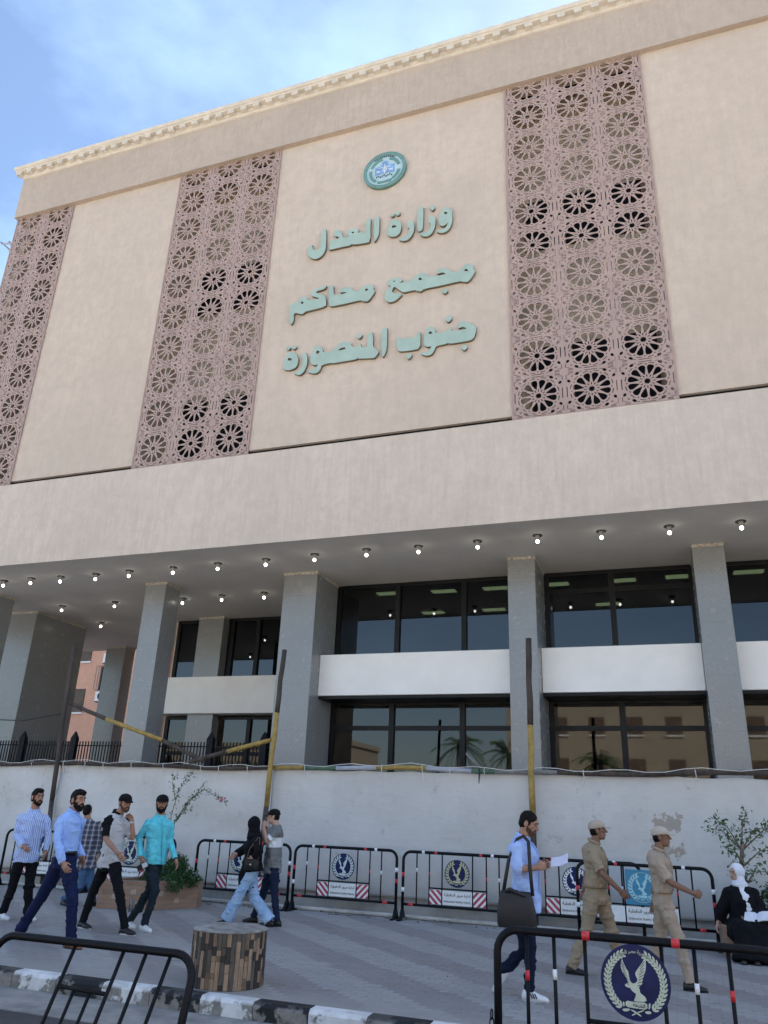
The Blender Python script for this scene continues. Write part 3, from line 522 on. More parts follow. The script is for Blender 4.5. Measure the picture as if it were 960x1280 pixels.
# ------------------------------------------------------------------ hoarding of cloth and poles in front of the building
def cloth_mat(name, base, stain=False):
    m, N, L, b, v = new_mat(name, .85, .2)
    c = ramp(N, L, noise_out(N, L, v, .9, 6, .6), .3, .72, tuple(x*.86 for x in base), base)
    st = ramp(N, L, noise_out(N, L, v, 1.0, 6, .7, (1.6, 1, 1.1)), .48, .72, (0, 0, 0), (.45, .45, .45)); c = mixnode(N, L, st, c, tuple(x*.72 for x in base))
    dr = ramp(N, L, noise_out(N, L, v, 3.2, 7, .75), .60, .70, (0, 0, 0), (.55, .55, .55)); c = mixnode(N, L, dr, c, (.30, .28, .25))
    sep = N.new('ShaderNodeSeparateXYZ'); L.new(v, sep.inputs[0])
    mr = N.new('ShaderNodeMapRange'); mr.inputs[1].default_value = .95; mr.inputs[2].default_value = .5; L.new(mathnode(N, L, 'ADD', sep.outputs[2], mathnode(N, L, 'MULTIPLY', noise_out(N, L, v, 2, 5), .5)), mr.inputs[0])
    c = mixnode(N, L, mathnode(N, L, 'MULTIPLY', mr.outputs[0], .55), c, (.34, .32, .29))
    if stain:
        # peeled poster: a ragged patch of bare brown ground
        dx = mathnode(N, L, 'ABSOLUTE', mathnode(N, L, 'ADD', sep.outputs[0], .22)); dz = mathnode(N, L, 'ABSOLUTE', mathnode(N, L, 'SUBTRACT', sep.outputs[2], 1.53))
        d = mathnode(N, L, 'MAXIMUM', mathnode(N, L, 'DIVIDE', dx, .27), mathnode(N, L, 'DIVIDE', dz, .40))
        inner = mathnode(N, L, 'MAXIMUM', mathnode(N, L, 'DIVIDE', mathnode(N, L, 'ABSOLUTE', mathnode(N, L, 'SUBTRACT', sep.outputs[0], -.12)), .22), mathnode(N, L, 'DIVIDE', mathnode(N, L, 'ABSOLUTE', mathnode(N, L, 'SUBTRACT', sep.outputs[2], 1.47)), .26))
        nz = noise_out(N, L, v, 9, 6, .7)
        f = mathnode(N, L, 'LESS_THAN', mathnode(N, L, 'ADD', d, mathnode(N, L, 'MULTIPLY', nz, 1.9)), 1.72)
        g = mathnode(N, L, 'GREATER_THAN', mathnode(N, L, 'ADD', inner, mathnode(N, L, 'MULTIPLY', noise_out(N, L, v, 11, 6, .75), 2.4)), 1.68)
        c = mixnode(N, L, mathnode(N, L, 'MULTIPLY', mathnode(N, L, 'MULTIPLY', f, g), .85), c, (.33, .285, .235))
    L.new(c, b.inputs['Base Color'])
    h = mathnode(N, L, 'ADD', noise_out(N, L, v, 1.0, 6, .55, (1.6, 1, 4.0)), mathnode(N, L, 'MULTIPLY', noise_out(N, L, v, 120, 2), .03)); add_bump(N, L, h, .35, .06, b)
    return m
M_CLOTH = cloth_mat('hoarding_cloth', (.66, .645, .62)); M_CLOTH2 = cloth_mat('hoarding_sheet', (.60, .595, .58)); M_CLOTH3 = cloth_mat('hoarding_sheet_peeled', (.61, .605, .59), True)
HO = thing('hoarding', 'long pale cloth hoarding stretched between poles along the pavement', 'fence', (-5, 14.8, 0))
def sheet(x0, x1, amp, m, z0=.30, z1=2.47, seed=0):
    nx, nz = int((x1-x0)/.055), 44; rng = np.random.default_rng(seed); X = np.linspace(x0, x1, nx); Z = np.linspace(z0, z1, nz); G, H = np.meshgrid(X, Z)
    D = np.zeros_like(G)
    for k in range(16):
        kx, kz = rng.uniform(.5, 3.5), rng.uniform(1.5, 8); D += np.sin(kx*G*rng.choice([-1, 1])+kz*H+rng.uniform(0, 6))/(kz**.9)
    D *= amp*np.sin(np.clip((H-z0)/(z1-z0), 0, 1)*math.pi)**.5
    S = z1-H; D += amp*.5*np.sin(G*8.5)*np.exp(-S*3.5)
    Hh = H+np.where(H > z1-.01, -.025*np.abs(np.sin(G*3.3)), 0)
    v = np.stack([G, 14.8+D, Hh], -1).reshape(-1, 3); f = [(r*nx+c, r*nx+c+1, (r+1)*nx+c+1, (r+1)*nx+c) for r in range(nz-1) for c in range(nx-1)]
    o = MB().add(v.tolist(), f).build('cloth_sheet', m, HO, True); s = o.modifiers.new('thickness', 'SOLIDIFY'); s.thickness = .012; return o
sheet(-17.5, -12.98, .05, M_CLOTH, seed=1); sheet(-12.9, -7.66, .035, M_CLOTH, seed=2); sheet(-7.64, -2.46, .010, M_CLOTH2, seed=3); sheet(-2.44, 8, .016, M_CLOTH3, seed=4)
MB().box(-17.5, 8, 14.86, 14.95, .0, .56).build('base_board', mat('base_board_grey', (.36, .355, .345), .8, noise=(2, .3), bump=(10, .2)), HO)
M_WOODD = mat('weathered_pole', (.055, .042, .034), .85, noise=(6, .7), bump=(30, .5), stretch=(1, 1, .25)); M_POLEY = mat('pole_yellow', (.31, .21, .055), .7, noise=(7, .35)); M_POLEG = mat('pole_green', (.07, .13, .085), .7, noise=(7, .3)); M_POLEW = mat('pole_white', (.36, .39, .46), .7, noise=(7, .2)); M_POLEGR = mat('pole_grey', (.17, .17, .17), .7, noise=(7, .3))
PM = [M_WOODD, M_POLEY, M_POLEG, M_POLEW, M_POLEGR]
def zr(x): return 2.485+.025*math.sin(x*.9)+.012*math.sin(x*2.3)+.0035*(x+8)
xs = [(-17.5, -9.6, 0), (-9.6, -7.62, 0), (-7.62, -6.95, 1), (-6.95, -6.25, 2), (-6.25, -5.42, 3), (-5.42, -4.42, 1), (-4.42, -3.55, 3), (-3.55, -3.12, 2), (-3.12, -2.0, 4), (-2.0, 8, 0)]
tr = MB()
for a, b, c in xs:
    n = max(2, int((b-a)/.4)); tr.tube([(a+(b-a)*i/n, 14.72, zr(a+(b-a)*i/n)) for i in range(n+1)], .042, 9, c)
tr.build('top_rail', PM, HO, True)
cord = MB(); x = -17.2
while x < 7.5:
    if random.random() < .8:
        z = zr(x); l = random.uniform(.05, .22); pts = [(x, 14.66, z+.03), (x+.01, 14.665, z-.05), (x+random.uniform(-.06, .06), 14.74, z-.06-l)]
        cord.tube([(x-.01, 14.78, z+.02), (x, 14.70, z+.05), *pts], .007, 5)
    x += random.uniform(.35, 1.0)
xw = -17; pts = []
while xw < 7.5: pts.append((xw, 14.67, zr(xw)+.05+.03*math.sin(xw*5))); xw += .3
cord.tube(pts, .006, 5); cord.build('tie_cord', mat('white_cord', (.6, .6, .58), .8, noise=(20, .1)), HO)
rebase(HO)
def pole(pts, cols, label, r=.05):
    o = thing('scaffold_pole', label, 'pole', pts[0], 0, 'poles lashed to the hoarding'); P = [Vector(p)-Vector(pts[0]) for p in pts]
    mb = MB()
    for a, b, c in zip(P, P[1:], cols):
        mb.tube([a+(b-a)*t+Vector((.008*math.sin(9*t+c), .006*math.cos(7*t), 0)) for t in (0, .25, .5, .75, 1)], [r, r*1.04, r*.96, r*1.03, r], 10, c)
    mb.build('shaft', PM, o, True); return o
pole([(-12.75, 14.62, 0), (-12.9, 14.62, 1.7), (-13.07, 14.62, 5.15)], (0, 0), 'tall dark weathered pole rising past the cloth behind the man in stripes')
pole([(-7.72, 14.62, 0), (-7.66, 14.62, 1.75), (-7.60, 14.62, 3.55), (-7.55, 14.62, 4.84)], (0, 1, 0), 'pole yellow in its middle with dark top, beside the couple')
pole([(-2.45, 14.60, 0), (-2.44, 14.60, 1.75), (-2.43, 14.60, 3.3), (-2.42, 14.60, 4.89)], (0, 1, 0), 'pole yellow below and rusty above, behind the man reading papers', .055)
pole([(-13.04, 14.75, 3.82), (-11.9, 14.72, 3.45), (-10.3, 14.68, 2.99), (-9.2, 14.66, 2.58)], (0, 1, 0), 'slanting brace pole sloping down right from the dark pole', .045)
pole([(-9.55, 14.66, 2.56), (-8.7, 14.68, 2.78), (-7.70, 14.70, 3.02)], (0, 1), 'short yellow ended brace rising right to the yellow pole', .045)
fl = thing('broken_lamp', 'small grey lamp head tipped over the painted rail between two windows', 'lamp', (-3.4, 14.70, 2.55))
MB().tube([(0, 0, 0), (-.1, 0, .1), (-.25, 0, .25)], [.035, .05, .03], 8, flat=.6).build('lamp_head', mat('lamp_head_grey', (.16, .16, .15), .6, noise=(9, .3)), fl, True)
MB().tube([(0, -.02, 0), (.01, -.06, -.1), (0, -.05, -.28)], [.012, .02, .006], 6).build('strap', M_INK, fl, True)
bp = tag(MB().tube([(-17, 14.35+.25, .035), (-6.5, 14.55, .035), (-2.6, 14.52, .035), (5, 14.55, .035)], .035, 8).build('white_pipe', mat('pipe_white', (.50, .49, .46), .6, noise=(3, .25)), smooth=True), 'long white pipe lying on the ground at the foot of the hoarding', 'pipe')
cb = tag(MB().tube([(-16.6, 15.2, 3.66), (-15.5, 15.2, 3.50), (-14.6, 15.1, 3.46), (-13.02, 14.7, 3.58)], .013, 6).build('black_cable', M_INK, smooth=True), 'thin black cable running from the left to the tall dark pole', 'cable')

# ------------------------------------------------------------------ crowd barriers
EAGLE = {"body":[[[-0.342,0.5996],[-0.3182,0.5057],[-0.2455,0.3414],[-0.1852,0.2719],[-0.1682,0.1135],[-0.1455,0.0089],[-0.0614,-0.0478],[0.0341,0.0029],[0.0705,0.0912],[0.0182,0.172],[0.0159,0.2571],[0.1205,0.3939],[0.2364,0.5316],[0.3193,0.6772],[0.3432,0.5407],[0.3182,0.3468],[0.2636,0.2143],[0.2114,0.0819],[0.1864,-0.0481],[0.0898,-0.1096],[0.1136,-0.2034],[0.1182,-0.267],[0.2659,-0.361],[0.2875,-0.4763],[-0.0868,-0.5018],[-0.0295,-0.3861],[0.0023,-0.2982],[-0.1045,-0.2433],[-0.1625,-0.1524],[-0.2307,-0.1582],[-0.3155,-0.1078],[-0.2643,-0.0502],[-0.2057,-0.0282],[-0.2591,0.1058],[-0.308,0.1762],[-0.3568,0.2467],[-0.3909,0.3503],[-0.3909,0.4569]],[[-0.3114,-0.4954],[-0.0882,-0.5147],[0.2966,-0.4969],[0.2886,-0.6787],[-0.0375,-0.6745],[-0.3284,-0.6567]],[[-0.4011,-0.535],[-0.3495,-0.537],[-0.355,-0.6525],[-0.392,-0.6621]],[[0.3364,-0.5042],[0.3966,-0.5097],[0.3591,-0.6514],[0.3193,-0.6654]],[[-0.4375,-0.7299],[-0.333,-0.6997],[-0.2091,-0.6998],[-0.2011,-0.7311],[-0.2959,-0.7754],[-0.3864,-0.7788]],[[0.2034,-0.7392],[0.32,-0.7016],[0.4023,-0.733],[0.3568,-0.7795],[0.255,-0.7839]],[[-0.1686,-0.8498],[-0.0018,-0.7631],[0.1859,-0.6917],[0.2018,-0.7117],[0.0064,-0.7923],[-0.1486,-0.8737]],[[-0.165,-0.7088],[-0.0455,-0.7498],[0.1132,-0.8471],[0.088,-0.8727],[-0.0718,-0.7861],[-0.19,-0.7323]]]}
def emblem(parent, r, cx, cz, y, ink, disc_m, big=False):
    d = MB().tube([(cx, y, cz), (cx, y-.008, cz)], r, 40).build('emblem', disc_m, parent)
    yy = y-.0085; up = lambda a, b, w: (cx+a*r, yy-.0015+w, cz+b*r)
    eg = fill2d([smooth_poly([tuple(p) for p in pl], 1) for pl in EAGLE['body']], .003, up)
    put('eagle', eg, ink, d)
    wr = MB(); n = 15 if big else 9
    for s in (-1, 1):
        for k in range(n):
            a = math.radians(232-118*k/(n-1)) if s < 0 else math.radians(-52+118*k/(n-1))
            for q in ((-1, 1, 0) if big else (-1, 1)):
                rr = .80+q*.065; lx, lz = rr*math.cos(a), rr*math.sin(a); tx, tz = (-math.sin(a)*s, math.cos(a)*s); ang = math.atan2(tz, tx)-q*s*.55
                ln, wd = (.085, .032) if big else (.13, .06)
                wr.prism([(cx+r*(lx+ln*c*math.cos(ang)-wd*e*math.sin(ang)), cz+r*(lz+ln*c*math.sin(ang)+wd*e*math.cos(ang))) for c, e in ((-1, 0), (-.3, 1), (.5, .8), (1, 0), (.5, -.8), (-.3, -1))], lambda a_, b_, w: (a_, w, b_), yy, yy-.003)
    wr.build('wreath', ink, d)
    if big:
        def bend(t):
            def f(u, v, w):
                a = math.pi/2-u/.82; R = r*(.80+v); return (cx+R*math.cos(a), yy-.0015+w, cz+R*math.sin(a))
            return f
        put('inscription', text_mesh(shape_arabic('جمهورية مصر العربية'), 1.02, .13, bend(0), .003, .012), ink, d)
        put('scroll_text', text_mesh(shape_arabic('الشرطة'), .34, .13, lambda u, v, w: (cx+r*(.06+u), yy-.0042+w, cz+r*(-.60+v-.06*u)), .002, .02), disc_m, d)
        ft = MB()
        for (cxx, sgn) in ((0, 1),):
            pass
        for w_ in (0, 1):
            for k in range(8):
                t = k/7; x0, z0, x1, z1 = (-.42+.16*t, .58-.62*t, -.30+.12*t, .42-.50*t) if w_ == 0 else (.30-.06*t, .58-.62*t, .18-.12*t, .42-.50*t)
                ft.tube([(cx+r*x0, yy-.0034, cz+r*z0), (cx+r*x1, yy-.0034, cz+r*z1)], r*.008, 4)
        ft.build('feather_lines', disc_m, d)
    else:
        rg = ring_mb(r*.955, r*.985, 0, -.003); rg.v = [(a+cx, b+yy, c+cz) for a, b, c in rg.v]; rg.build('edge_line', mat('disc_edge', (.03, .06, .09), .5, noise=(9, .2)), d)
    return d
def tape(parent, p, ax, rr, m, l=.05, y=0):
    mb = MB(); h = l/2; a = Vector(p)-Vector(ax)*h; b = Vector(p)+Vector(ax)*h
    return mb.tube([a, b], rr, 10).build('reflective_tape', m, parent, True)
def barrier(label, loc, W, H, bars, em, group, plate=True, lean=None, big=False, ink=None, disc_m=None, square=None, rz=0, rail_z=.25, tr=.026, tapes=(), feet=True, foot_r=None, stripes=True, extra=None):
    t = thing('crowd_barrier', label, 'barrier', loc, rz, group)
    h = W/2; rc = .14; pts = [(-h, 0, .02)]
    for k in range(7): a = math.pi-math.pi/2*k/6; pts.append((-h+rc+rc*math.cos(a), 0, H-rc+rc*math.sin(a)))
    for k in range(7): a = math.pi/2-math.pi/2*k/6; pts.append((h-rc+rc*math.cos(a), 0, H-rc+rc*math.sin(a)))
    pts.append((h, 0, .02)); MB().tube(pts, tr, 12, up=(0, 1, 0)).build('frame', M_BLACKP, t, True)
    if rail_z: MB().tube([(-h, 0, rail_z), (h, 0, rail_z)], tr*.85, 10).build('bottom_rail', M_BLACKP, t, True)
    for bx in bars: MB().tube([(bx, 0, rail_z or 0), (bx, 0, H-.005)], .0125, 8).build('bar', M_BLACKP, t, True)
    if em:
        ex, ez, er = em
        if square:
            MB().box(ex-er*1.12, ex+er*1.12, -.012, -.004, ez-er*1.12, ez+er*1.12).build('panel', square, t)
            rg = ring_mb(er*.93, er*.99, 0, -.003); rg.v = [(a+ex, b-.0205, c+ez) for a, b, c in rg.v]
        e = emblem(t, er, ex, ez, -.012, ink, disc_m, big)
        if square: rg.build('ring', ink, e)
    if plate:
        x0, x1, x2, x3 = bars[1], bars[2], bars[3], bars[4]; z0, z1 = rail_z+.035, rail_z+.255
        MB().tube([(x0, 0, z1+.025), (x3, 0, z1+.025)], .012, 8).build('bar', M_BLACKP, t, True)
        pl = MB().box(x1+.011, x2-.011, -.012, -.004, z0, z1).build('sign_plate', M_WHITE, t)
        cx, cz = (x1+x2)/2, (z0+z1)/2; w = (x2-x1)*.86
        put('lettering', text_mesh(shape_arabic('ادارة مرور الدقهلية'), w, .062, lambda u, v, d: (cx+u, -.0135+d, cz+.045+v), .002, .012), M_INK, pl)
        put('lettering', text_mesh('EDAKAHLIA TRAFFIC POLICE', w, .030, lambda u, v, d: (cx+u, -.0135+d, cz-.055+v), .002, .008), M_INK, pl)
        for sgn, (a, b) in ((1, (x0, x1)), (-1, (x2, x3))):
            a += .011; b -= .011; sp = MB().box(a, b, -.012, -.004, z0, z1).build('striped_plate', M_WHITE, t)
            if not stripes: continue
            sm = MB(); wd = b-a
            for k in range(-3, 5):
                q0 = k*.11; poly = [(q0+.22, 0), (q0+.275, 0), (q0+.275-.22, .22), (q0+.22-.22, .22)]; cl = []
                # clip the slanted stripe to the plate
                def clip(P, ax, lim, keep):
                    o = []
                    for i in range(len(P)):
                        p, q = P[i], P[(i+1) % len(P)]; pi, qi = keep(p[ax], lim), keep(q[ax], lim)
                        if pi: o.append(p)
                        if pi != qi: tt = (lim-p[ax])/(q[ax]-p[ax]); o.append((p[0]+tt*(q[0]-p[0]), p[1]+tt*(q[1]-p[1])))
                    return o
                cl = clip(clip(poly, 0, 0, lambda s, l: s >= l), 0, wd, lambda s, l: s <= l)
                if len(cl) > 2: sm.prism([(a+(p[0] if sgn > 0 else wd-p[0]), z0+p[1]) for p in cl], lambda u, v, d: (u, d, v), -.0121, -.0135)
            sm.build('stripes', M_MAROON, sp)
    for (kind, p, q) in tapes:
        m = M_RED if q == 'r' else M_TAPEW
        if kind == 'top': tape(t, (p, 0, H), (1, 0, 0), tr*1.05, m)
        elif kind == 'rail': tape(t, (p, 0, rail_z), (1, 0, 0), tr*.92, m, .09)
        elif kind == 'post': tape(t, (p[0], 0, p[1]), (0, 0, 1), tr*1.05, m, .07)
        else: tape(t, (p[0], 0, p[1]), (0, 0, 1), .0145, m, .06)
    if feet:
        for s in (-1, 1): MB().box(s*h-.03, s*h+.03, -.24, .24, 0, .022).rings([[(s*h-.028, -.1, .022), (s*h+.028, -.1, .022), (s*h+.028, .1, .022), (s*h-.028, .1, .022)], [(s*h-.024, -.024, .16), (s*h+.024, -.024, .16), (s*h+.024, .024, .16), (s*h-.024, .024, .16)]]).build('foot', M_BLACKP, t)
    return t
STD = (-.75, -.52, -.29, .25, .49, .71)
TP = (('top', -.63, 'w'), ('top', -.4, 'r'), ('top', .4, 'r'), ('top', .6, 'w'), ('rail', .8, 'r'), ('rail', -.85, 'r'), ('post', (-1.0, .72), 'r'), ('post', (-1.0, .48), 'w'), ('post', (1.0, .60), 'r'), ('post', (1.0, .78), 'w'), ('bar', (-.75, .8), 'w'), ('bar', (-.52, .75), 'r'), ('bar', (.49, .72), 'r'), ('bar', (.71, .72), 'w'))
GB = 'black crowd barriers along the hoarding'
EB = (-.02, .78, .22)
def back(x, y, label, rz=0, **k):
    a = dict(ink=M_CREAM, disc_m=M_NAVY, tapes=TP); a.update(k)
    return barrier(label, (x, y, 0), 2.0, 1.09, STD, EB, GB, rz=rz, **a)
back(-12.70, 14.38, 'black barrier at the far left behind the striped shirt man', tapes=TP[:6])
back(-10.45, 14.36, 'black barrier mostly hidden behind the men and brick planter')
back(-7.93, 14.36, 'black barrier behind the walking couple beside the leafy planter')
back(-5.83, 14.36, 'black barrier with cream eagle emblem just right of the couple', ink=mat('silver_print', (.50, .58, .58), .5, noise=(25, .15)))
back(-3.70, 14.34, 'black barrier with yellowish wreath emblem left of the man with papers', ink=mat('ochre_print', (.45, .45, .28), .55, noise=(25, .15)))
back(-1.70, 14.36, 'black barrier with navy emblem disc directly behind the first officer', ink=M_WHITE)
back(-.64, 13.9, 'black barrier with a square blue emblem panel behind the front officer', ink=mat('pale_aqua_print', (.35, .60, .66), .5, noise=(25, .1)), disc_m=M_AQUA, square=M_AQUA, stripes=False, rz=.02)
nb = barrier('large near barrier at the lower right with big navy eagle disc', (-.36, 5.9, -.15), 1.78, 1.12, (-.69, -.51, -.31, .165, .36, .56), (-.005, .885, .212), 'black barriers standing on the road', plate=False, big=True, ink=M_CREAM, disc_m=M_NAVY, tr=.0265, rail_z=.25,
        tapes=(('top', -.30, 'r'), ('top', .255, 'r'), ('bar', (-.69, .86), 'r'), ('bar', (-.51, .88), 'w'), ('bar', (.36, .88), 'w'), ('bar', (.56, .86), 'r')), feet=True)
MB().tube([(-.31, 0, .64), (.165, 0, .64)], .014, 8).build('bar', M_BLACKP, nb, True)
ch = thing('chain', 'short dark chain hanging on the near barrier post', 'chain', (-1.285, 5.86, .30))
cm = MB()
for k in range(9):
    cz = .42-.047*k; pts = [((.013*math.cos(a) if k % 2 else .004*math.cos(a)), (.004*math.cos(a) if k % 2 else .013*math.cos(a)), cz+.03*math.sin(a)-.25) for a in [2*math.pi*i/10 for i in range(11)]]
    cm.tube(pts, .0045, 5)
cm.build('links', M_BLACKP, ch, True)
# left near barrier leans back over the road
lb = barrier('near barrier at the lower left leaning back with no emblem', (-3.68, 4.55, -.15), 1.56, .985, (), None, 'black barriers standing on the road', plate=False, tr=.0245, rail_z=None, feet=True)
sk = lambda x, z: (x+.17*(z-.985), 0, z)               # its bars are bent askew inside the frame
for bx in (-.13, .25, .42, .60): MB().tube([sk(bx, .12), sk(bx, .98)], .0125, 8).build('bar', M_BLACKP, lb, True)
MB().tube([sk(-.13, .735), sk(.25, .725)], .0125, 8).build('bar', M_BLACKP, lb, True)
for bx in (0, .125): MB().tube([sk(bx, .12), sk(bx, .73)], .011, 8).build('bar', M_BLACKP, lb, True)
MB().tube([(-.78, 0, .12), (.78, 0, .12)], .02, 8).build('bottom_rail', M_BLACKP, lb, True)
lb.rotation_euler = (-math.radians(14), 0, 0)
# ------------------------------------------------------------------ planters, stump, plants
def brick_mat():
    m, N, L, b, v = new_mat('planter_brick', .85, .3)
    uvn = N.new('ShaderNodeTexCoord'); br = N.new('ShaderNodeTexBrick'); br.inputs['Scale'].default_value = 1; br.inputs['Brick Width'].default_value = .24; br.inputs['Row Height'].default_value = .075
    br.inputs['Mortar Size'].default_value = .006; br.inputs['Color1'].default_value = (.33, .20, .13, 1); br.inputs['Color2'].default_value = (.24, .14, .095, 1); br.inputs['Mortar'].default_value = (.20, .17, .15, 1)
    sep = N.new('ShaderNodeSeparateXYZ'); L.new(v, sep.inputs[0]); cb = N.new('ShaderNodeCombineXYZ')
    L.new(mathnode(N, L, 'ADD', sep.outputs[0], mathnode(N, L, 'MULTIPLY', sep.outputs[1], .93)), cb.inputs[0]); L.new(sep.outputs[2], cb.inputs[1]); L.new(cb.outputs[0], br.inputs[0])
    c = mixnode(N, L, ramp(N, L, noise_out(N, L, v, 5, 6), .35, .75, (0, 0, 0), (.55, .55, .55)), br.outputs[0], (.38, .27, .19)); L.new(c, b.inputs['Base Color'])
    add_bump(N, L, mathnode(N, L, 'MULTIPLY', br.outputs[1], -1), .7, .01, b); return m
M_BRICK = brick_mat(); M_SOIL = mat('soil', (.06, .045, .03), .95, noise=(12, .4), bump=(20, .8)); M_CAP = mat('planter_cap', (.40, .32, .25), .8, noise=(6, .3), bump=(20, .3))
def planter(poly, h, label):
    c = (sum(p[0] for p in poly)/len(poly), sum(p[1] for p in poly)/len(poly)); o = thing('brick_planter', label, 'planter', (c[0], c[1], 0), 0, 'brick planters on the pavement')
    P = [(a-c[0], b-c[1]) for a, b in poly]; sh = lambda k: [(a*k, b*k) for a, b in P]
    inn = sh(.84); n = len(P); mb = MB(); v = [(*p, 0) for p in P]+[(*p, h) for p in P]+[(*p, h) for p in inn]+[(*p, h-.12) for p in inn]; f = []
    for i in range(n):
        j = (i+1) % n
        for k in range(3): f.append((k*n+i, k*n+j, (k+1)*n+j, (k+1)*n+i))
    mb.add(v, f).build('brick_wall', M_BRICK, o, bevel=.008)
    MB().prism(sh(.845), lambda a, b, d: (a, b, d), h-.14, h-.07).build('soil', M_SOIL, o)
    ac = MB()
    for (a, b, z) in ((.62, 0, .24), (.30, 0, .16), (.72, 0, .06), (.12, 1, .22), (.5, 1, .10)):
        i = 0 if b == 0 else 1; p, q = Vector((*P[i], 0)), Vector((*P[i+1], 0)); t = (q-p).normalized(); nn = Vector((t.y, -t.x, 0)); cc = p+(q-p)*a
        ac.prism([(-.045, 0), (.045, 0), (.045, .07), (-.045, .07)], lambda u, w, d: tuple(cc+t*u+nn*d+Vector((0, 0, z+w))), -.01, .006)
    ac.build('pale_brick', M_CAP, o); return o
planter([(-9.6, 12.40), (-8.68, 12.75), (-8.36, 13.62), (-8.5, 14.0), (-9.6, 14.0)], .45, 'brick planter holding a bushy shrub behind the man in aqua')
planter([(.40, 13.28), (2.6, 13.28), (2.6, 14.3), (.40, 14.3)], .40, 'brick planter whose edge the woman in white scarf sits on')
def leaf_mat(name, c0, c1):
    m, N, L, b, v = new_mat(name, .55, .35)
    oi = N.new('ShaderNodeNewGeometry'); c = mixnode(N, L, oi.outputs['Random Per Island'], c0, c1); L.new(c, b.inputs['Base Color'])
    return m
M_LEAF = leaf_mat('leaf_dark', (.012, .045, .014), (.045, .11, .03)); M_LEAF2 = leaf_mat('leaf_mid', (.03, .07, .025), (.09, .15, .05)); M_BARK = mat('bark', (.17, .13, .10), .9, noise=(9, .4), bump=(25, .6), stretch=(1, 1, .3)); M_STEM = mat('green_stem', (.08, .09, .04), .8, noise=(9, .3))
def leaves(mb, pts, size, spread, n, rng, mi=0):
    for p in pts:
        for _ in range(n):
            c = Vector(p)+Vector(rng.normal(0, spread, 3)); s = size*rng.uniform(.6, 1.3)
            d = Vector(rng.normal(0, 1, 3)); d.z -= .25; d.normalize(); w = d.orthogonal().normalized(); w.rotate(Matrix.Rotation(rng.uniform(0, 6.28), 3, d)); nn = d.cross(w)
            mb.add([tuple(c-d*s), tuple(c+w*s*.42+nn*s*.1), tuple(c+d*s), tuple(c-w*s*.42+nn*s*.1)], [(0, 1, 2), (0, 2, 3)], mi)
def shrub(loc, label, blobs, n, size, m=None):
    o = thing('leafy_shrub', label, 'shrub', loc); rng = np.random.default_rng(int(abs(loc[0])*100)); mb = MB(); st = MB()
    for (c, r) in blobs:
        for _ in range(n):
            d = Vector(rng.normal(0, 1, 3)).normalized()*r*(rng.uniform(.15, 1)**.4); d.z *= .85
            leaves(mb, [Vector(c)+d], size*rng.choice([.6, .8, 1.0, 1.35]), .02, 1, rng)
        st.tube([(c[0]*.2, c[1]*.2, 0), tuple(Vector(c)*.7), c], [.02, .012, .006], 6)
    mb.build('foliage', m or M_LEAF, o); st.build('stems', M_BARK, o, True); return o
shrub((-8.82, 13.42, .36), 'dense dark green shrub spilling over the brick planter behind the men', [((.05, -.12, .24), .24), ((.26, -.16, .22), .22), ((-.15, .05, .20), .2), ((.30, -.36, .06), .19), ((.14, -.05, .38), .17), ((.40, .0, .12), .17), ((-.45, 0, .1), .16)], 520, .030)
shrub((1.5, 13.75, .40), 'dark leafy bush filling the planter behind the seated woman', [((0, 0, .28), .36), ((-.42, .0, .24), .26), ((.5, 0, .25), .36), ((-.25, -.1, .42), .2)], 620, .034)
def sapling():
    o = thing('small_tree', 'thin young tree with sparse leaves growing behind the seated woman', 'tree', (.80, 14.0, .38)); rng = np.random.default_rng(5); tr = MB(); lf = MB()
    tr.tube([(0, 0, 0), (.02, 0, .4), (.0, .02, .8), (.05, 0, 1.12)], [.045, .038, .034, .026], 8)
    for (dx, dz, dy) in ((-.44, 1.30, -.05), (-.28, 1.42, .1), (.42, 1.34, 0), (.58, 1.02, .1), (-.18, 1.02, -.2), (.15, 1.5, .05), (.32, .72, -.1), (-.10, .78, -.12), (.75, 1.38, .1)):
        z0 = min(1.1, dz-.15); pts = [(.03, 0, z0*.9), (dx*.5, dy*.5, (z0+dz)/2+.06), (dx, dy, dz)]; tr.tube(pts, [.014, .009, .004], 5)
        for t in np.linspace(.25, 1, 8): p = Vector(pts[1]).lerp(Vector(pts[2]), (t-.5)*2) if t > .5 else Vector(pts[0]).lerp(Vector(pts[1]), t*2); leaves(lf, [p], .036, .06, 8, rng)
    tr.build('trunk', M_BARK, o, True); lf.build('crown', M_LEAF2, o)
sapling()
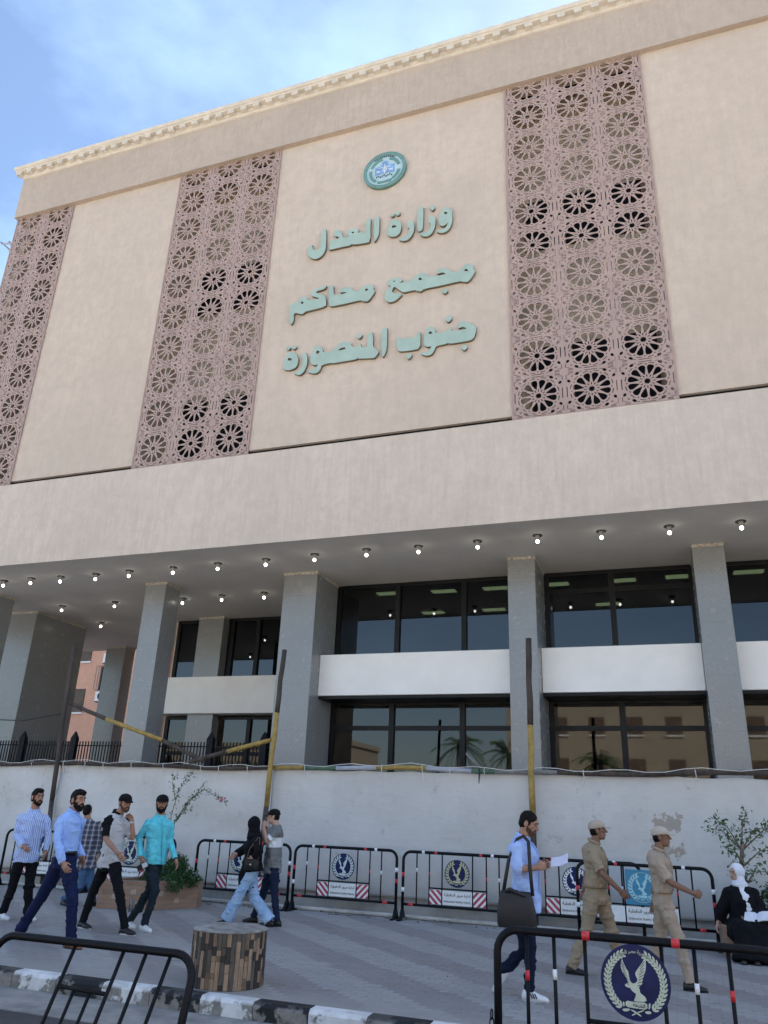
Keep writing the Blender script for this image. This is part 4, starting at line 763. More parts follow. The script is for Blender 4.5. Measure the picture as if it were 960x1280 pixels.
def branch():
    o = thing('flowering_branch', 'sparse arching branch with a few pink blossoms against the hoarding', 'plant', (-9.55, 14.15, .40)); rng = np.random.default_rng(9); st = MB(); lf = MB()
    S = [[(0, 0, 0), (.05, .1, .6), (.02, .2, 1.0), (.30, .2, 1.42), (.62, .2, 1.62), (.95, .15, 1.50), (1.22, .12, 1.40)], [(.05, .1, .6), (-.08, .2, 1.1), (.02, .2, 1.55), (.18, .2, 1.85), (.34, .2, 1.93)], [(.18, .2, 1.25), (.42, .2, 1.5), (.66, .15, 1.78)], [(.02, .2, 1.0), (.22, .18, 1.2), (.45, .15, 1.28)], [(-.02, .2, 1.4), (-.15, .2, 1.75), (-.05, .2, 1.95)]]
    for k, p in enumerate(S):
        st.tube(p, list(np.linspace(.016 if k == 0 else .009, .003, len(p))), 6)
        for a, b in zip(p, p[1:]):
            if b[2] < 1.05: continue
            for t in (.1, .35, .6, .85): leaves(lf, [Vector(a).lerp(Vector(b), t)], .030, .038, 6, rng)
    fl = MB(); leaves(fl, [(1.10, .12, 1.44), (1.04, .13, 1.47)], .028, .025, 9, rng)
    st.build('stem', M_STEM, o, True); lf.build('leaves', M_LEAF2, o); fl.build('blossom', mat('pink_blossom', (.5, .04, .10), .6, noise=(20, .2)), o)
branch()
def stump():
    m, N, L, b, v = new_mat('wood_look_tiles', .6, .4)
    at = N.new('ShaderNodeNewGeometry'); rp = N.new('ShaderNodeValToRGB'); e = rp.color_ramp.elements; e[0].color = (.035, .03, .026, 1); e[1].color = (.50, .38, .28, 1)
    e.new(.3).color = (.10, .085, .07, 1); e.new(.5).color = (.20, .13, .085, 1); e.new(.70).color = (.33, .23, .155, 1); rp.color_ramp.interpolation = 'CONSTANT'
    L.new(at.outputs['Random Per Island'], rp.inputs[0]); g = ramp(N, L, noise_out(N, L, v, 1, 7, .75, (26, 26, 4)), .3, .75, (.40, .40, .40), (1.35, 1.3, 1.25)); c = mixnode(N, L, 1, rp.outputs[0], g, 'MULTIPLY'); L.new(c, b.inputs['Base Color'])
    add_bump(N, L, noise_out(N, L, v, 1, 5, .7, (30, 30, 3)), .4, .008, b)
    o = thing('stump_bollard', 'round concrete stump clad in mixed brown wood-look strips on the pavement', 'bollard', (-4.53, 8.10, 0))
    MB().tube([(0, 0, 0), (0, 0, .50)], .365, 40).build('core', mat('stump_core', (.10, .09, .08), .9, noise=(8, .3)), o, True)
    mb = MB(); rng = np.random.default_rng(3); n = 50; R = .367
    for i in range(n):
        a0, a1 = 2*math.pi*i/n+.006, 2*math.pi*(i+1)/n-.006; z = .004; off = rng.uniform(-.1, .1)
        while z < .498:
            h = rng.choice([.05, .08, .10, .15, .20, .25]); z1 = min(.50, z+h); 
            if .50-z1 < .03: z1 = .50
            d = rng.uniform(.010, .016); P = [(R*math.cos(a0), R*math.sin(a0)), ((R+d)*math.cos(a0), (R+d)*math.sin(a0)), ((R+d)*math.cos(a1), (R+d)*math.sin(a1)), (R*math.cos(a1), R*math.sin(a1))]
            mb.prism(P, lambda u, w, q: (u, w, q), z, z1-.003); z = z1
    mb.build('strips', m, o)
    R2 = [[(r*math.cos(a)*(1+.012*math.sin(5*a)), r*math.sin(a)*(1+.012*math.sin(5*a)), z) for a in [2*math.pi*i/40 for i in range(40)]] for r, z in ((.385, .499), (.387, .512), (.365, .522), (.2, .526), (.02, .527))]
    MB().rings(R2).build('top', mat('stump_top', (.20, .195, .18), .85, noise=(7, .5), bump=(18, .6), tint2=(.34, .33, .31)), o, True)
stump()
bt = tag(MB().rings([[(r*math.cos(2*math.pi*i/12), r*math.sin(2*math.pi*i/12), z) for i in range(12)] for r, z in ((.033, 0), (.034, .15), (.03, .17), (.013, .2), (.013, .225))]).build('water_bottle', glass('bottle_plastic', (.7, .8, .85), .08, .05), smooth=True, loc=(-8.85, 13.3-.95, 0)), 'clear plastic water bottle standing on the pavement behind the bearded man', 'bottle')

rb = MB(); _rg = np.random.default_rng(21)
for _ in range(170):
    x_ = _rg.uniform(-13, 2); y_ = _rg.uniform(14.15, 14.75) if _rg.random() < .8 else _rg.uniform(8, 14); r_ = _rg.uniform(.008, .035) if y_ > 14.1 else _rg.uniform(.004, .011)
    rb.ell((x_, y_, r_*.5), (r_*_rg.uniform(.7, 1.4), r_*_rg.uniform(.7, 1.3), r_*.7), Matrix.Rotation(_rg.uniform(0, 3), 3, 'Z'), 6, 4)
tag(rb.build('rubble', mat('rubble_stone', (.20, .185, .165), .95, noise=(30, .4))), kind='stuff')
# ------------------------------------------------------------------ neighbours: pink block behind the portico, buildings and palms across the street
def block(label, x0, x1, y0, y1, h, m, face, cols, rows, wz=2.0, ww=1.3, wh=1.5, cat='building'):
    o = thing('apartment_building', label, cat, ((x0+x1)/2, (y0+y1)/2, -.15)); yy = y0 if face < 0 else y1; s = -face
    wall = MB().box(x0, x1, y0, y1, -.15, h).box(x0-.15, x1+.15, y0-.15, y1+.15, h, h+.5).build('wall', m, o)
    w0 = None
    for r in range(rows):
        for c in range(cols):
            cx = x0+(x1-x0)*(c+.5)/cols; cz = wz+(h-1.2)*(r)/rows
            if w0 is None:
                w0 = MB().box(-ww/2, ww/2, -.05, .04, 0, wh).build('window', mat('shutter_brown', (.10, .065, .045), .6, noise=(3, .4)), o, loc=(cx, yy, cz))
                MB().box(-ww/2-.08, ww/2+.08, -.12, .12, -.1, 0).build('sill', M_SPAN, w0)
            else: dup(w0, loc=(cx, yy, cz))
    rebase(o)
    return o
M_PINK = stucco('stucco_salmon', (.78, .44, .31), .4); M_SAND = stucco('stucco_sand', (.34, .29, .22)); M_SAND2 = stucco('stucco_ochre', (.33, .27, .19))
block('red brick building standing behind the portico to the right', -24.3, 12, 33, 41, 22, mat('brick_red', (.33, .15, .10), .9, noise=(6, .3), bump=(12, .4)), -1, 9, 6, 3.2)
pk = block('salmon pink apartment block seen through the portico beyond the tall pier', -48, -28.4, 42, 54, 21, M_PINK, -1, 6, 6, 3.9)
def aircon(x, z, y, label):
    o = thing('air_conditioner', label, 'air conditioner', (x, y, z), 0, 'air conditioners on the salmon wall')
    MB().box(-.45, .45, -.38, -.02, 0, .62).build('case', M_SPAN, o, bevel=.02); MB().tube([(0, -.381, .31), (0, -.40, .31)], .24, 20).build('fan_grille', M_FRAME, o)
    MB().box(-.4, -.34, -.4, 0, -.06, -.002).box(.34, .4, -.4, 0, -.06, -.002).build('bracket', M_FRAME, o)
aircon(-34.2, 10.3, 42, 'upper white air conditioner on the salmon wall'); aircon(-34.35, 7.85, 42, 'lower white air conditioner below the caged window on the salmon wall')
wc = thing('caged_window', 'dark window with projecting metal cage on the salmon wall', 'window', (-34.35, 41.95, 8.6)); MB().box(-.55, .55, -.05, .04, 0, 1.5).build('shutter', M_FRAME, wc)
cg = MB()
for q in np.linspace(-.6, .6, 7): cg.tube([(q, 0, -.05), (q, -.4, 0), (q, -.4, 1.5), (q, 0, 1.55)], .02, 5)
cg.build('cage', mat('cage_grey', (.2, .2, .2), .6, noise=(5, .2)), wc)
block('sand coloured apartment block across the street seen in the window reflections', -14, 8, -40, -30, 11.5, M_SAND, 1, 7, 3)
block('ochre apartment block across the street at the right of the reflections', 11, 34, -40, -30, 14.5, M_SAND2, 1, 7, 4)
block('low pale building across the street at the left of the reflections', -70, -32, -46, -36, 8.5, M_SAND, 1, 9, 2)
def palm(loc, h, label, seed):
    o = thing('palm_tree', label, 'palm tree', loc, 0, 'palms across the street'); rng = np.random.default_rng(seed); fr = MB()
    MB().tube([(0, 0, 0), (.1, 0, h*.5), (.05, .05, h)], [.24, .18, .16], 10).build('trunk', M_BARK, o, True)
    for k in range(34):
        a = rng.uniform(0, 6.28); el = rng.uniform(-.5, 1.2); L_ = rng.uniform(1.6, 2.3); P = []
        for t in np.linspace(0, 1, 7): r = L_*t*math.cos(el)*(1-.1*t); P.append(Vector((r*math.cos(a), r*math.sin(a), h+L_*t*math.sin(el)-1.1*t*t)))
        fr.tube(P, [.02]*6+[.008], 4); sd = Vector((-math.sin(a), math.cos(a), 0))
        for t in np.linspace(.15, 1, 16):
            i = min(int(t*6), 5); p = P[i].lerp(P[i+1], t*6-i)
            for s in (-1, 1): q = p+sd*s*.38*(1.1-.5*t)+Vector((math.cos(a)*.2, math.sin(a)*.2, -.14)); w = Vector((math.cos(a), math.sin(a), 0))*.03; fr.add([tuple(p-w), tuple(p+w), tuple(q)], [(0, 1, 2)])
    fr.build('fronds', M_LEAF2, o)
palm((-13.0, -9, -.15), 6.2, 'slim palm across the street reflected in the middle window', 1); palm((-9.6, -8, -.15), 5.6, 'bushy palm across the street reflected beside the tall column', 2); palm((-4.2, -8, -.15), 5.3, 'short palm across the street reflected in the right window', 3)
# ------------------------------------------------------------------ people
PEOPLE = {"striped":{"head":[-9.548,10.5,1.726],"neck":[-9.555,10.5,1.56],"sR":[-9.722,10.38,1.481],"sL":[-9.457,10.62,1.493],"eR":[-9.677,10.34,1.155],"wR":[-9.38,10.2,1.035],"hR":[-9.196,10.16,0.939],"eL":[-9.339,10.66,1.167],"wL":[-9.292,10.6,0.964],"hL":[-9.294,10.6,0.883],"pR":[-9.598,10.43,0.832],"pL":[-9.5,10.58,0.832],"kR":[-9.662,10.44,0.41],"kL":[-9.445,10.56,0.416],"aR":[-9.75,10.44,0.024],"aL":[-9.404,10.6,0.006],"tR":[-9.554,10.38,-0.061],"tL":[-9.164,10.54,-0.029]},"blue":{"head":[-7.546,9.05,1.702],"neck":[-7.59,9.05,1.581],"sR":[-7.634,8.88,1.488],"sL":[-7.598,9.21,1.493],"eR":[-7.58,8.81,1.222],"wR":[-7.419,8.8,0.961],"hR":[-7.297,8.8,0.819],"eL":[-7.72,9.29,1.211],"wL":[-7.524,9.25,1.01],"hL":[-7.433,9.25,0.91],"pR":[-7.464,8.96,0.953],"pL":[-7.752,9.14,0.932],"kR":[-7.296,8.95,0.55],"aR":[-7.227,8.95,0.147],"tR":[-6.981,8.93,0.044],"kL":[-7.962,9.15,0.501],"aL":[-8.21,9.15,0.091],"tL":[-8.003,9.13,-0.006]},"plaid":{"head":[-10.177,12.5,1.54],"neck":[-10.122,12.5,1.421],"sR":[-9.956,12.55,1.366],"sL":[-10.172,12.45,1.357],"eR":[-9.908,12.62,1.104],"wR":[-9.873,12.6,0.845],"hR":[-9.849,12.58,0.74],"eL":[-10.133,12.4,1.074],"wL":[-10.046,12.38,0.821],"hL":[-10.015,12.38,0.716],"pR":[-9.987,12.58,0.647],"pL":[-10.002,12.44,0.651],"kR":[-9.882,12.52,0.318],"kL":[-9.983,12.42,0.318],"aR":[-9.85,12.65,0.072],"aL":[-10.331,12.45,-0.007],"tR":[-9.876,12.75,-0.051],"tL":[-10.197,12.38,-0.023]},"polo":{"head":[-7.769,10.35,1.69],"neck":[-7.87,10.35,1.57],"sR":[-7.912,10.19,1.494],"sL":[-7.857,10.5,1.5],"eR":[-7.838,10.11,1.208],"wR":[-7.552,10.05,1.032],"hR":[-7.407,10.05,0.913],"eL":[-7.594,10.41,1.224],"wL":[-7.6,10.35,1.447],"hL":[-7.681,10.32,1.588],"pR":[-7.712,10.26,0.855],"pL":[-8.047,10.43,0.831],"kR":[-7.561,10.25,0.491],"aR":[-7.393,10.25,0.108],"tR":[-7.097,10.23,0.052],"kL":[-8.16,10.43,0.476],"aL":[-8.242,10.41,0.071],"tL":[-8.071,10.37,0.016]},"aqua":{"head":[-7.402,10.75,1.704],"neck":[-7.393,10.75,1.556],"sR":[-7.521,10.65,1.508],"sL":[-7.303,10.85,1.499],"eR":[-7.638,10.63,1.22],"wR":[-7.511,10.55,0.969],"hR":[-7.405,10.51,0.827],"eL":[-7.264,10.89,1.179],"wL":[-7.05,10.77,0.941],"hL":[-6.955,10.73,0.825],"pR":[-7.426,10.68,0.907],"pL":[-7.393,10.83,0.904],"kR":[-7.236,10.63,0.538],"aR":[-7.367,10.65,0.113],"tR":[-7.077,10.53,0.014],"kL":[-7.454,10.8,0.514],"aL":[-7.761,10.85,0.168],"tL":[-7.673,10.8,0.051]},"hijab":{"head":[-6.521,12.05,1.447],"neck":[-6.475,12.05,1.314],"sR":[-6.598,12.18,1.228],"sL":[-6.371,11.91,1.232],"eR":[-6.771,12.25,1.05],"wR":[-6.834,12.17,0.999],"hR":[-6.861,12.15,0.973],"eL":[-6.261,11.85,1.067],"wL":[-6.339,11.85,0.967],"hL":[-6.386,11.85,0.948],"pR":[-6.504,12.13,0.818],"pL":[-6.379,11.97,0.831],"kL":[-6.599,11.95,0.421],"aL":[-6.771,11.95,0.033],"tL":[-6.92,11.93,-0.03],"kR":[-6.45,12.15,0.416],"aR":[-6.135,12.15,0.053],"tR":[-6.204,12.13,-0.028]},"graytee":{"head":[-6.318,12.35,1.576],"neck":[-6.254,12.35,1.47],"sR":[-6.339,12.5,1.399],"sL":[-6.141,12.19,1.401],"eR":[-6.437,12.57,1.179],"wR":[-6.489,12.4,1.333],"hR":[-6.437,12.35,1.481],"eL":[-6.293,12.13,1.208],"wL":[-6.425,12.23,1.421],"hL":[-6.395,12.3,1.533],"pR":[-6.33,12.44,0.782],"pL":[-6.178,12.26,0.798],"kR":[-6.437,12.44,0.447],"aR":[-6.57,12.44,0.082],"tR":[-6.782,12.42,-0.012],"kL":[-6.143,12.26,0.445],"aL":[-6.062,12.26,0.056],"tL":[-6.186,12.24,-0.006]},"bag":{"head":[-1.552,9.05,1.639],"neck":[-1.625,9.05,1.517],"sR":[-1.666,8.88,1.438],"sL":[-1.634,9.22,1.45],"eR":[-1.642,8.81,1.196],"wR":[-1.465,8.89,1.214],"hR":[-1.305,8.95,1.255],"eL":[-1.607,9.27,1.187],"wL":[-1.437,9.09,1.227],"hL":[-1.299,9.03,1.268],"pR":[-1.581,8.96,0.834],"pL":[-1.647,9.14,0.816],"kR":[-1.555,8.96,0.474],"aR":[-1.578,8.96,0.128],"tR":[-1.355,8.95,0.04],"kL":[-1.662,9.14,0.399],"aL":[-1.917,9.14,0.193],"tL":[-1.979,9.14,0.034]},"police_a":{"head":[-0.993,10.8,1.587],"neck":[-1.052,10.8,1.463],"sR":[-1.046,10.62,1.35],"sL":[-0.998,10.97,1.367],"eR":[-0.957,10.56,1.117],"wR":[-0.763,10.58,0.943],"hR":[-0.674,10.6,0.849],"eL":[-1.174,11.05,1.105],"wL":[-1.231,11.02,0.894],"hL":[-1.243,11.0,0.791],"pR":[-1.108,10.71,0.834],"pL":[-1.016,10.89,0.828],"kR":[-1.18,10.7,0.491],"aR":[-1.375,10.7,0.13],"tR":[-1.245,10.7,0.013],"kL":[-0.914,10.89,0.492],"aL":[-0.831,10.9,0.178],"tL":[-0.657,10.88,0.094]},"police_b":{"head":[-0.239,10.5,1.545],"neck":[-0.293,10.5,1.422],"sR":[-0.286,10.33,1.327],"sL":[-0.24,10.66,1.335],"eR":[-0.187,10.28,1.079],"wR":[0.044,10.3,0.982],"hR":[0.161,10.32,0.945],"eL":[-0.353,10.74,1.044],"wL":[-0.395,10.72,0.828],"hL":[-0.404,10.7,0.753],"pR":[-0.282,10.41,0.858],"pL":[-0.295,10.59,0.844],"kR":[-0.139,10.4,0.493],"aR":[-0.071,10.4,0.114],"tR":[0.104,10.4,0.035],"kL":[-0.344,10.59,0.456],"aL":[-0.513,10.59,0.124],"tL":[-0.473,10.58,0.044]},"seated":{"head":[0.68,13.5,1.069],"neck":[0.715,13.5,0.939],"sR":[0.548,13.48,0.873],"sL":[0.894,13.55,0.882],"eR":[0.45,13.48,0.598],"wR":[0.371,13.48,0.415],"hR":[0.328,13.45,0.335],"eL":[0.941,13.45,0.602],"wL":[0.806,13.2,0.504],"hL":[0.722,13.18,0.484],"pR":[0.599,13.45,0.332],"pL":[0.799,13.5,0.342],"kR":[0.689,13.0,0.369],"kL":[0.865,13.05,0.377],"aR":[0.636,12.88,-0.002],"aL":[0.792,12.9,0.008],"tR":[0.607,12.7,-0.025],"tL":[0.773,12.7,-0.017]}}
PENDING = []
def pend(mb, name, mats, parent, voxel, smooth=3, wrinkle=0, face_mat=None, seed=0, freq=11.0):
    o = mb.build(name, mats, parent, True)
    r = o.modifiers.new('remesh', 'REMESH'); r.mode = 'VOXEL'; r.voxel_size = voxel; r.use_smooth_shade = True
    if smooth: s = o.modifiers.new('smooth', 'SMOOTH'); s.factor = .5; s.iterations = smooth
    PENDING.append((o, wrinkle, face_mat, seed, freq)); return o
def finish_pending():
    dg = bpy.context.evaluated_depsgraph_get(); dg.update()
    for o, wr, fm, seed, freq in PENDING:
        me = bpy.data.meshes.new_from_object(o.evaluated_get(dg)); o.modifiers.clear(); old = o.data
        o.data = me; me.name = old.name; n = len(me.vertices); mats = list(old.materials)
        me.materials.clear()
        for m in mats: me.materials.append(m)
        co = np.empty(n*3); me.vertices.foreach_get('co', co); co = co.reshape(-1, 3)
        if wr:
            nr = np.empty(n*3); me.vertices.foreach_get('normal', nr); nr = nr.reshape(-1, 3); rng = np.random.default_rng(seed+1); D = np.zeros(n)
            for _ in range(22):
                k = rng.normal(0, 1, 3); k /= np.linalg.norm(k); k[2] *= 1.5; f = freq*rng.uniform(.5, 2.6); ph = co@k*f+rng.uniform(0, 6.28)+1.2*np.sin(co@rng.normal(0, 5, 3)); D += (1-np.abs(np.sin(ph)))**2*rng.choice([-1, 1])*(freq/f)**.8
            D = np.clip(D/np.std(D), -.7, 2.2); co = co+nr*(D*wr)[:, None]; me.vertices.foreach_set('co', co.ravel())
        me.polygons.foreach_set('use_smooth', [True]*len(me.polygons))
        mi = [0]*len(me.polygons)
        if fm:
            c = np.empty(len(me.polygons)*3); me.polygons.foreach_get('center', c); mi = fm(c.reshape(-1, 3)).astype(int).tolist()
        me.polygons.foreach_set('material_index', mi); me.update(); bpy.data.meshes.remove(old)
def fabric(name, base, rough=.85, bump=160): return mat(name, base, rough, noise=(7, .16), bump=(bump, .12), spec=.2)
def stripe_fabric(name, base, line, axis, freq, width):
    m, N, L, b, v = new_mat(name, .8, .2); d = N.new('ShaderNodeVectorMath'); d.operation = 'DOT_PRODUCT'; L.new(v, d.inputs[0]); d.inputs[1].default_value = axis
    w = mathnode(N, L, 'ADD', d.outputs['Value'], mathnode(N, L, 'MULTIPLY', noise_out(N, L, v, 5, 2), .03))
    f = mathnode(N, L, 'LESS_THAN', mathnode(N, L, 'FRACT', mathnode(N, L, 'MULTIPLY', w, freq)), width); c = mixnode(N, L, f, base, line); L.new(c, b.inputs['Base Color']); return m
def plaid_fabric(name, axis):
    m, N, L, b, v = new_mat(name, .8, .2); c = (.16, .17, .20); sep = N.new('ShaderNodeSeparateXYZ'); L.new(v, sep.inputs[0]); d = N.new('ShaderNodeVectorMath'); d.operation = 'DOT_PRODUCT'; L.new(v, d.inputs[0]); d.inputs[1].default_value = axis
    for src in (sep.outputs[2], d.outputs['Value']):
        fr = mathnode(N, L, 'FRACT', mathnode(N, L, 'MULTIPLY', src, 12.0)); f = mathnode(N, L, 'LESS_THAN', fr, .5); c = mixnode(N, L, mathnode(N, L, 'MULTIPLY', f, .55), c, (.02, .025, .05))
        g = mathnode(N, L, 'LESS_THAN', mathnode(N, L, 'ABSOLUTE', mathnode(N, L, 'SUBTRACT', fr, .75)), .08); c = mixnode(N, L, mathnode(N, L, 'MULTIPLY', g, .7), c, (.42, .40, .42))
    L.new(c, b.inputs['Base Color']); return m
SKIN = [mat('skin_tan', (.34, .185, .125), .5, noise=(14, .12), spec=.35), mat('skin_brown', (.20, .105, .068), .5, noise=(14, .12), spec=.35), mat('skin_light', (.44, .27, .20), .5, noise=(14, .1), spec=.35)]
M_HAIR = mat('hair_black', (.0045, .0035, .0035), .6, noise=(40, .4), bump=(90, .5), spec=.15); M_STUB = mat('stubble', (.075, .045, .032), .7, noise=(50, .4), spec=.15); M_EYE = mat('eye_white', (.22, .20, .18), .3, noise=(30, .05)); M_IRIS = mat('iris_dark', (.02, .012, .01), .2, noise=(30, .1)); M_LIP = mat('lip', (.26, .10, .085), .5, noise=(30, .1))
NAVYT = fabric('navy_trouser', (.006, .012, .050)); BLACKT = fabric('black_trouser', (.004, .0045, .007)); SLATE = fabric('slate_trouser', (.012, .021, .030)); JEAN = fabric('dark_jean', (.010, .018, .045)); MIDJ = fabric('mid_jean', (.06, .12, .22)); KHAKI = fabric('khaki_drill', (.30, .24, .165)); KHAKI2 = fabric('pale_khaki_drill', (.36, .285, .22))
LIGHTB = fabric('pale_blue_cotton', (.30, .45, .82)); LIGHTB2 = fabric('washed_blue_cotton', (.36, .48, .80)); AQ = fabric('aqua_cotton', (.12, .56, .66)); GREYW = fabric('light_grey_pique', (.50, .49, .50)); BLACKF = fabric('black_jersey', (.0035, .0035, .006)); GREYT = fabric('grey_jersey', (.17, .175, .175)); WHITEF = fabric('white_jersey', (.66, .67, .70)); WHITEJ = fabric('white_scarf', (.68, .69, .76))
LEATH = mat('brown_leather', (.19, .075, .032), .4, noise=(12, .3), spec=.5); BLEATH = mat('black_leather', (.006, .006, .008), .42, noise=(12, .4), spec=.5); WSHOE = mat('white_trainer', (.66, .67, .69), .5, noise=(12, .08)); BSHOE = mat('black_trainer', (.007, .007, .008), .5, noise=(12, .3)); SOLEW = mat('pale_sole', (.5, .5, .5), .6, noise=(9, .1)); SOLEB = mat('dark_sole', (.02, .018, .016), .7, noise=(9, .2))
def jean_ripped():
    m, N, L, b, v = new_mat('faded_ripped_denim', .85, .2); c = ramp(N, L, noise_out(N, L, v, 5, 6), .3, .75, (.22, .36, .56), (.42, .56, .74))
    f = ramp(N, L, noise_out(N, L, v, 1, 3, .5, (9, 9, 16)), .69, .70, (0, 0, 0), (1, 1, 1)); c = mixnode(N, L, f, c, (.03, .04, .07)); L.new(c, b.inputs['Base Color']); return m
def unit(v): return v.normalized() if v.length > 1e-9 else Vector((0, 0, 1))

def person(key, label, hdir, skin=0, hair='short', beard=None, cap=None, top='long', top_m=None, hem=.12, leg_m=BLACKT, shoe_m=BSHOE, sole=SOLEW, face_mat=None, belt=None, curl=(.35, .35), leg_r=(.092, .067, .058), girth=1.0, collar=None, sleeve_end=.9, robe=False, group=None, watch=None, seated=False, female=False, placket=None, pockets=None, accents=None):
    J = {k: Vector(v) for k, v in PEOPLE[key].items()}
    rt = Vector((J['neck'].x, J['neck'].y, 0)) if not seated else Vector((J['pR'].x, J['pR'].y, 0))
    root = thing('person', label, 'person', rt, 0, group)
    k = 1.0 if seated else min(1.06, max(.93, (J['head'].z+.11)/1.75))
    for s in 'RL':
        a, t = J['a'+s], J['t'+s]
        if a.z < .17 and t.z < .075: a.z = .085; t.z = .03; J['flat'+s] = True
        else: J['flat'+s] = False
    J = {q: (v-rt if isinstance(v, Vector) else v) for q, v in J.items()}
    N_, P_ = J['neck'], (J['pR']+J['pL'])/2; up = unit(N_-P_); ls = unit((J['sL']-J['sR'])-up*(J['sL']-J['sR']).dot(up)); lh = unit((J['pL']-J['pR'])-up*(J['pL']-J['pR']).dot(up)); Lsp = (N_-P_).length
    if lh.dot(ls) < 0: lh = ls
    # keep shoulders at human breadth round the neck
    mid = (J['sR']+J['sL'])/2; half = max(.152, min(.172, (J['sL']-J['sR']).length/2))*(k if not female else .9); mid = mid*.35+(N_-up*.088*k)*.65
    for s, sg in (('R', -1), ('L', 1)): J['s'+s] = mid+ls*sg*half-up*.038*k
    def tor(t, w, d, fwd=0, n=22):
        l = unit(lh.lerp(ls, min(1, max(0, t)))); f = l.cross(up).normalized(); c = P_+up*(Lsp*t)+f*fwd
        return [tuple(c+f*(d*math.cos(a))+l*(w*math.sin(a)*(1-.12*abs(math.sin(a))**6))) for a in [2*math.pi*i/n for i in range(n)]]
    def torso(mb, t0, ex=0.0, loose=0.0):
        g = girth*k; R = []
        prof = [(-.22, .168, .122, .0), (-.05, .172, .125, 0), (.12, .160, .116, .01), (.35, .152, .112, .012), (.60, .170, .126, .012), (.78, .178, .125, .004), (.85, .158, .102, -.008), (.915, .112, .080, -.012), (.965, .076, .066, -.010), (.995, .064, .060, -.006)]
        if female: prof = [(-.22, .178, .125, 0), (-.05, .175, .122, 0), (.15, .145, .108, .01), (.35, .132, .105, .015), (.60, .148, .125, .03), (.78, .150, .110, .01), (.88, .128, .088, -.005), (.95, .08, .066, -.01), (1.02, .055, .053, 0)]
        def at(t):
            for a, b in zip(prof, prof[1:]):
                if t <= b[0]: q = (t-a[0])/(b[0]-a[0]); return [a[i]+(b[i]-a[i])*q for i in range(4)]
            return prof[-1]
        ts = [t0]+[p[0] for p in prof if p[0] > t0+.03]
        for t in ts: _, w, d, f = at(t); lo = loose*max(0, 1-max(0, t)/.7); R.append(tor(t, w*g+ex+lo, d*g+ex+lo, f))
        mb.rings(R)
    # ---- body: one continuous skin surface
    B = MB(); torso(B, -.05, -.036)
    for s in 'RL':
        hq = J['p'+s]*.5+(P_+lh*(.088*k if s == 'L' else -.088*k))*.5; B.tube([hq, J['k'+s], J['a'+s]], [.046*k, .034*k, .028*k], 12, rnd=True)
        thin = top in ('long', None) ; B.tube([J['s'+s]-up*.015, J['s'+s].lerp(J['e'+s], .6), J['e'+s], J['w'+s]], [.034*k, (.030 if thin else .042)*k, (.028 if thin else .036)*k, .027*k], 12, rnd=True)
        B.tube([J['e'+s], J['e'+s].lerp(J['w'+s], .3), J['w'+s]], [(.028 if thin else .034)*k, (.029 if thin else .040)*k, .027*k], 12, rnd=True)
    hu = unit(Vector((0, 0, 1))*.9+up*.1); hf = Vector(hdir); hf = unit(hf-hu*hf.dot(hu)*0); hl = unit(hu.cross(hf)); hu = hf.cross(hl); HM = Matrix((hf, hl, hu)).transposed(); HC = J['head']; ks = k*(.96 if female else 1.0)
    hp = lambda x, y, z: HC+HM @ Vector((x, y, z))*ks
    he = lambda mb, c, r, n=16, m=10: mb.ell(hp(*c), tuple(q*ks for q in r), HM, n, m)
    B.tube([N_-up*.05, hp(-.022, 0, -.055)], [.064*k, .056*k], 14)
    he(B, (-.012, 0, .03), (.098, .077, .086)); he(B, (.022, 0, -.03), (.066, .061, .080)); he(B, (.054, 0, -.088), (.026, .028, .022)); he(B, (.070, 0, .030), (.020, .054, .013)); he(B, (.03, .03, -.05), (.05, .028, .05)); he(B, (.03, -.03, -.05), (.05, .028, .05))
    B.tube([hp(.083, 0, .022), hp(.109, 0, -.016)], [.008*ks, .0135*ks], 8, rnd=True); he(B, (.094, .010, -.020), (.012, .010, .008)); he(B, (.094, -.010, -.020), (.012, .010, .008)); he(B, (.080, 0, -.048), (.013, .024, .008)); he(B, (.079, 0, -.060), (.012, .021, .008))
    for s in (-1, 1): he(B, (-.008, s*.080, -.006), (.024, .010, .033)); he(B, (.055, s*.042, -.008), (.022, .020, .02))
    f0 = ls.cross(up).normalized()
    for s, sg, cu in (('R', -1, curl[0]), ('L', 1, curl[1])):
        W, Hd = J['w'+s], J['h'+s]; d = unit(Hd-W); inn = ls*(-sg); n = inn-d*inn.dot(d); n = unit(n) if n.length > .2 else unit(f0-d*f0.dot(d)); sx = d.cross(n).normalized(); pref = f0 if abs(d.dot(f0)) < .75 else Vector((0, 0, 1))
        if sx.dot(pref) < 0: sx = -sx
        HMt = Matrix((d, sx, n)).transposed(); B.tube([W-d*.02, W+d*.03], [.027*k, .030*k], 10); B.ell(W+d*.055*k, (.052*k, .041*k, .017*k), HMt)
        for i, ln in enumerate((.068, .078, .072, .056)):
            b = W+d*(.092-.004*abs(i-1))*k+sx*(.032-.0205*i)*k; a1, a2, a3 = cu*.9, cu*2.0, cu*2.9; fan = sx*(.10-.07*i); pts = [b-d*.02]
            for a, q in ((a1, .45), (a2, .32), (a3, .23)): dd = unit(d*math.cos(a)+n*math.sin(a)+fan); pts.append(pts[-1]+dd*(ln*q*k+(.02 if len(pts) == 1 else 0)))
            B.tube(pts, [.0095*k, .0088*k, .008*k, .0065*k], 8, rnd=True)
        tb = W+d*.025*k+sx*.026*k; td = unit(d*.7+sx*.62+n*.35); t2 = unit(d*.9+sx*.15+n*.45*(1+cu)); B.tube([tb, tb+td*.042*k, tb+td*.042*k+t2*.034*k], [.0135*k, .011*k, .0085*k], 8, rnd=True)
    body = pend(B, 'body', SKIN[skin], root, .0052, 2)
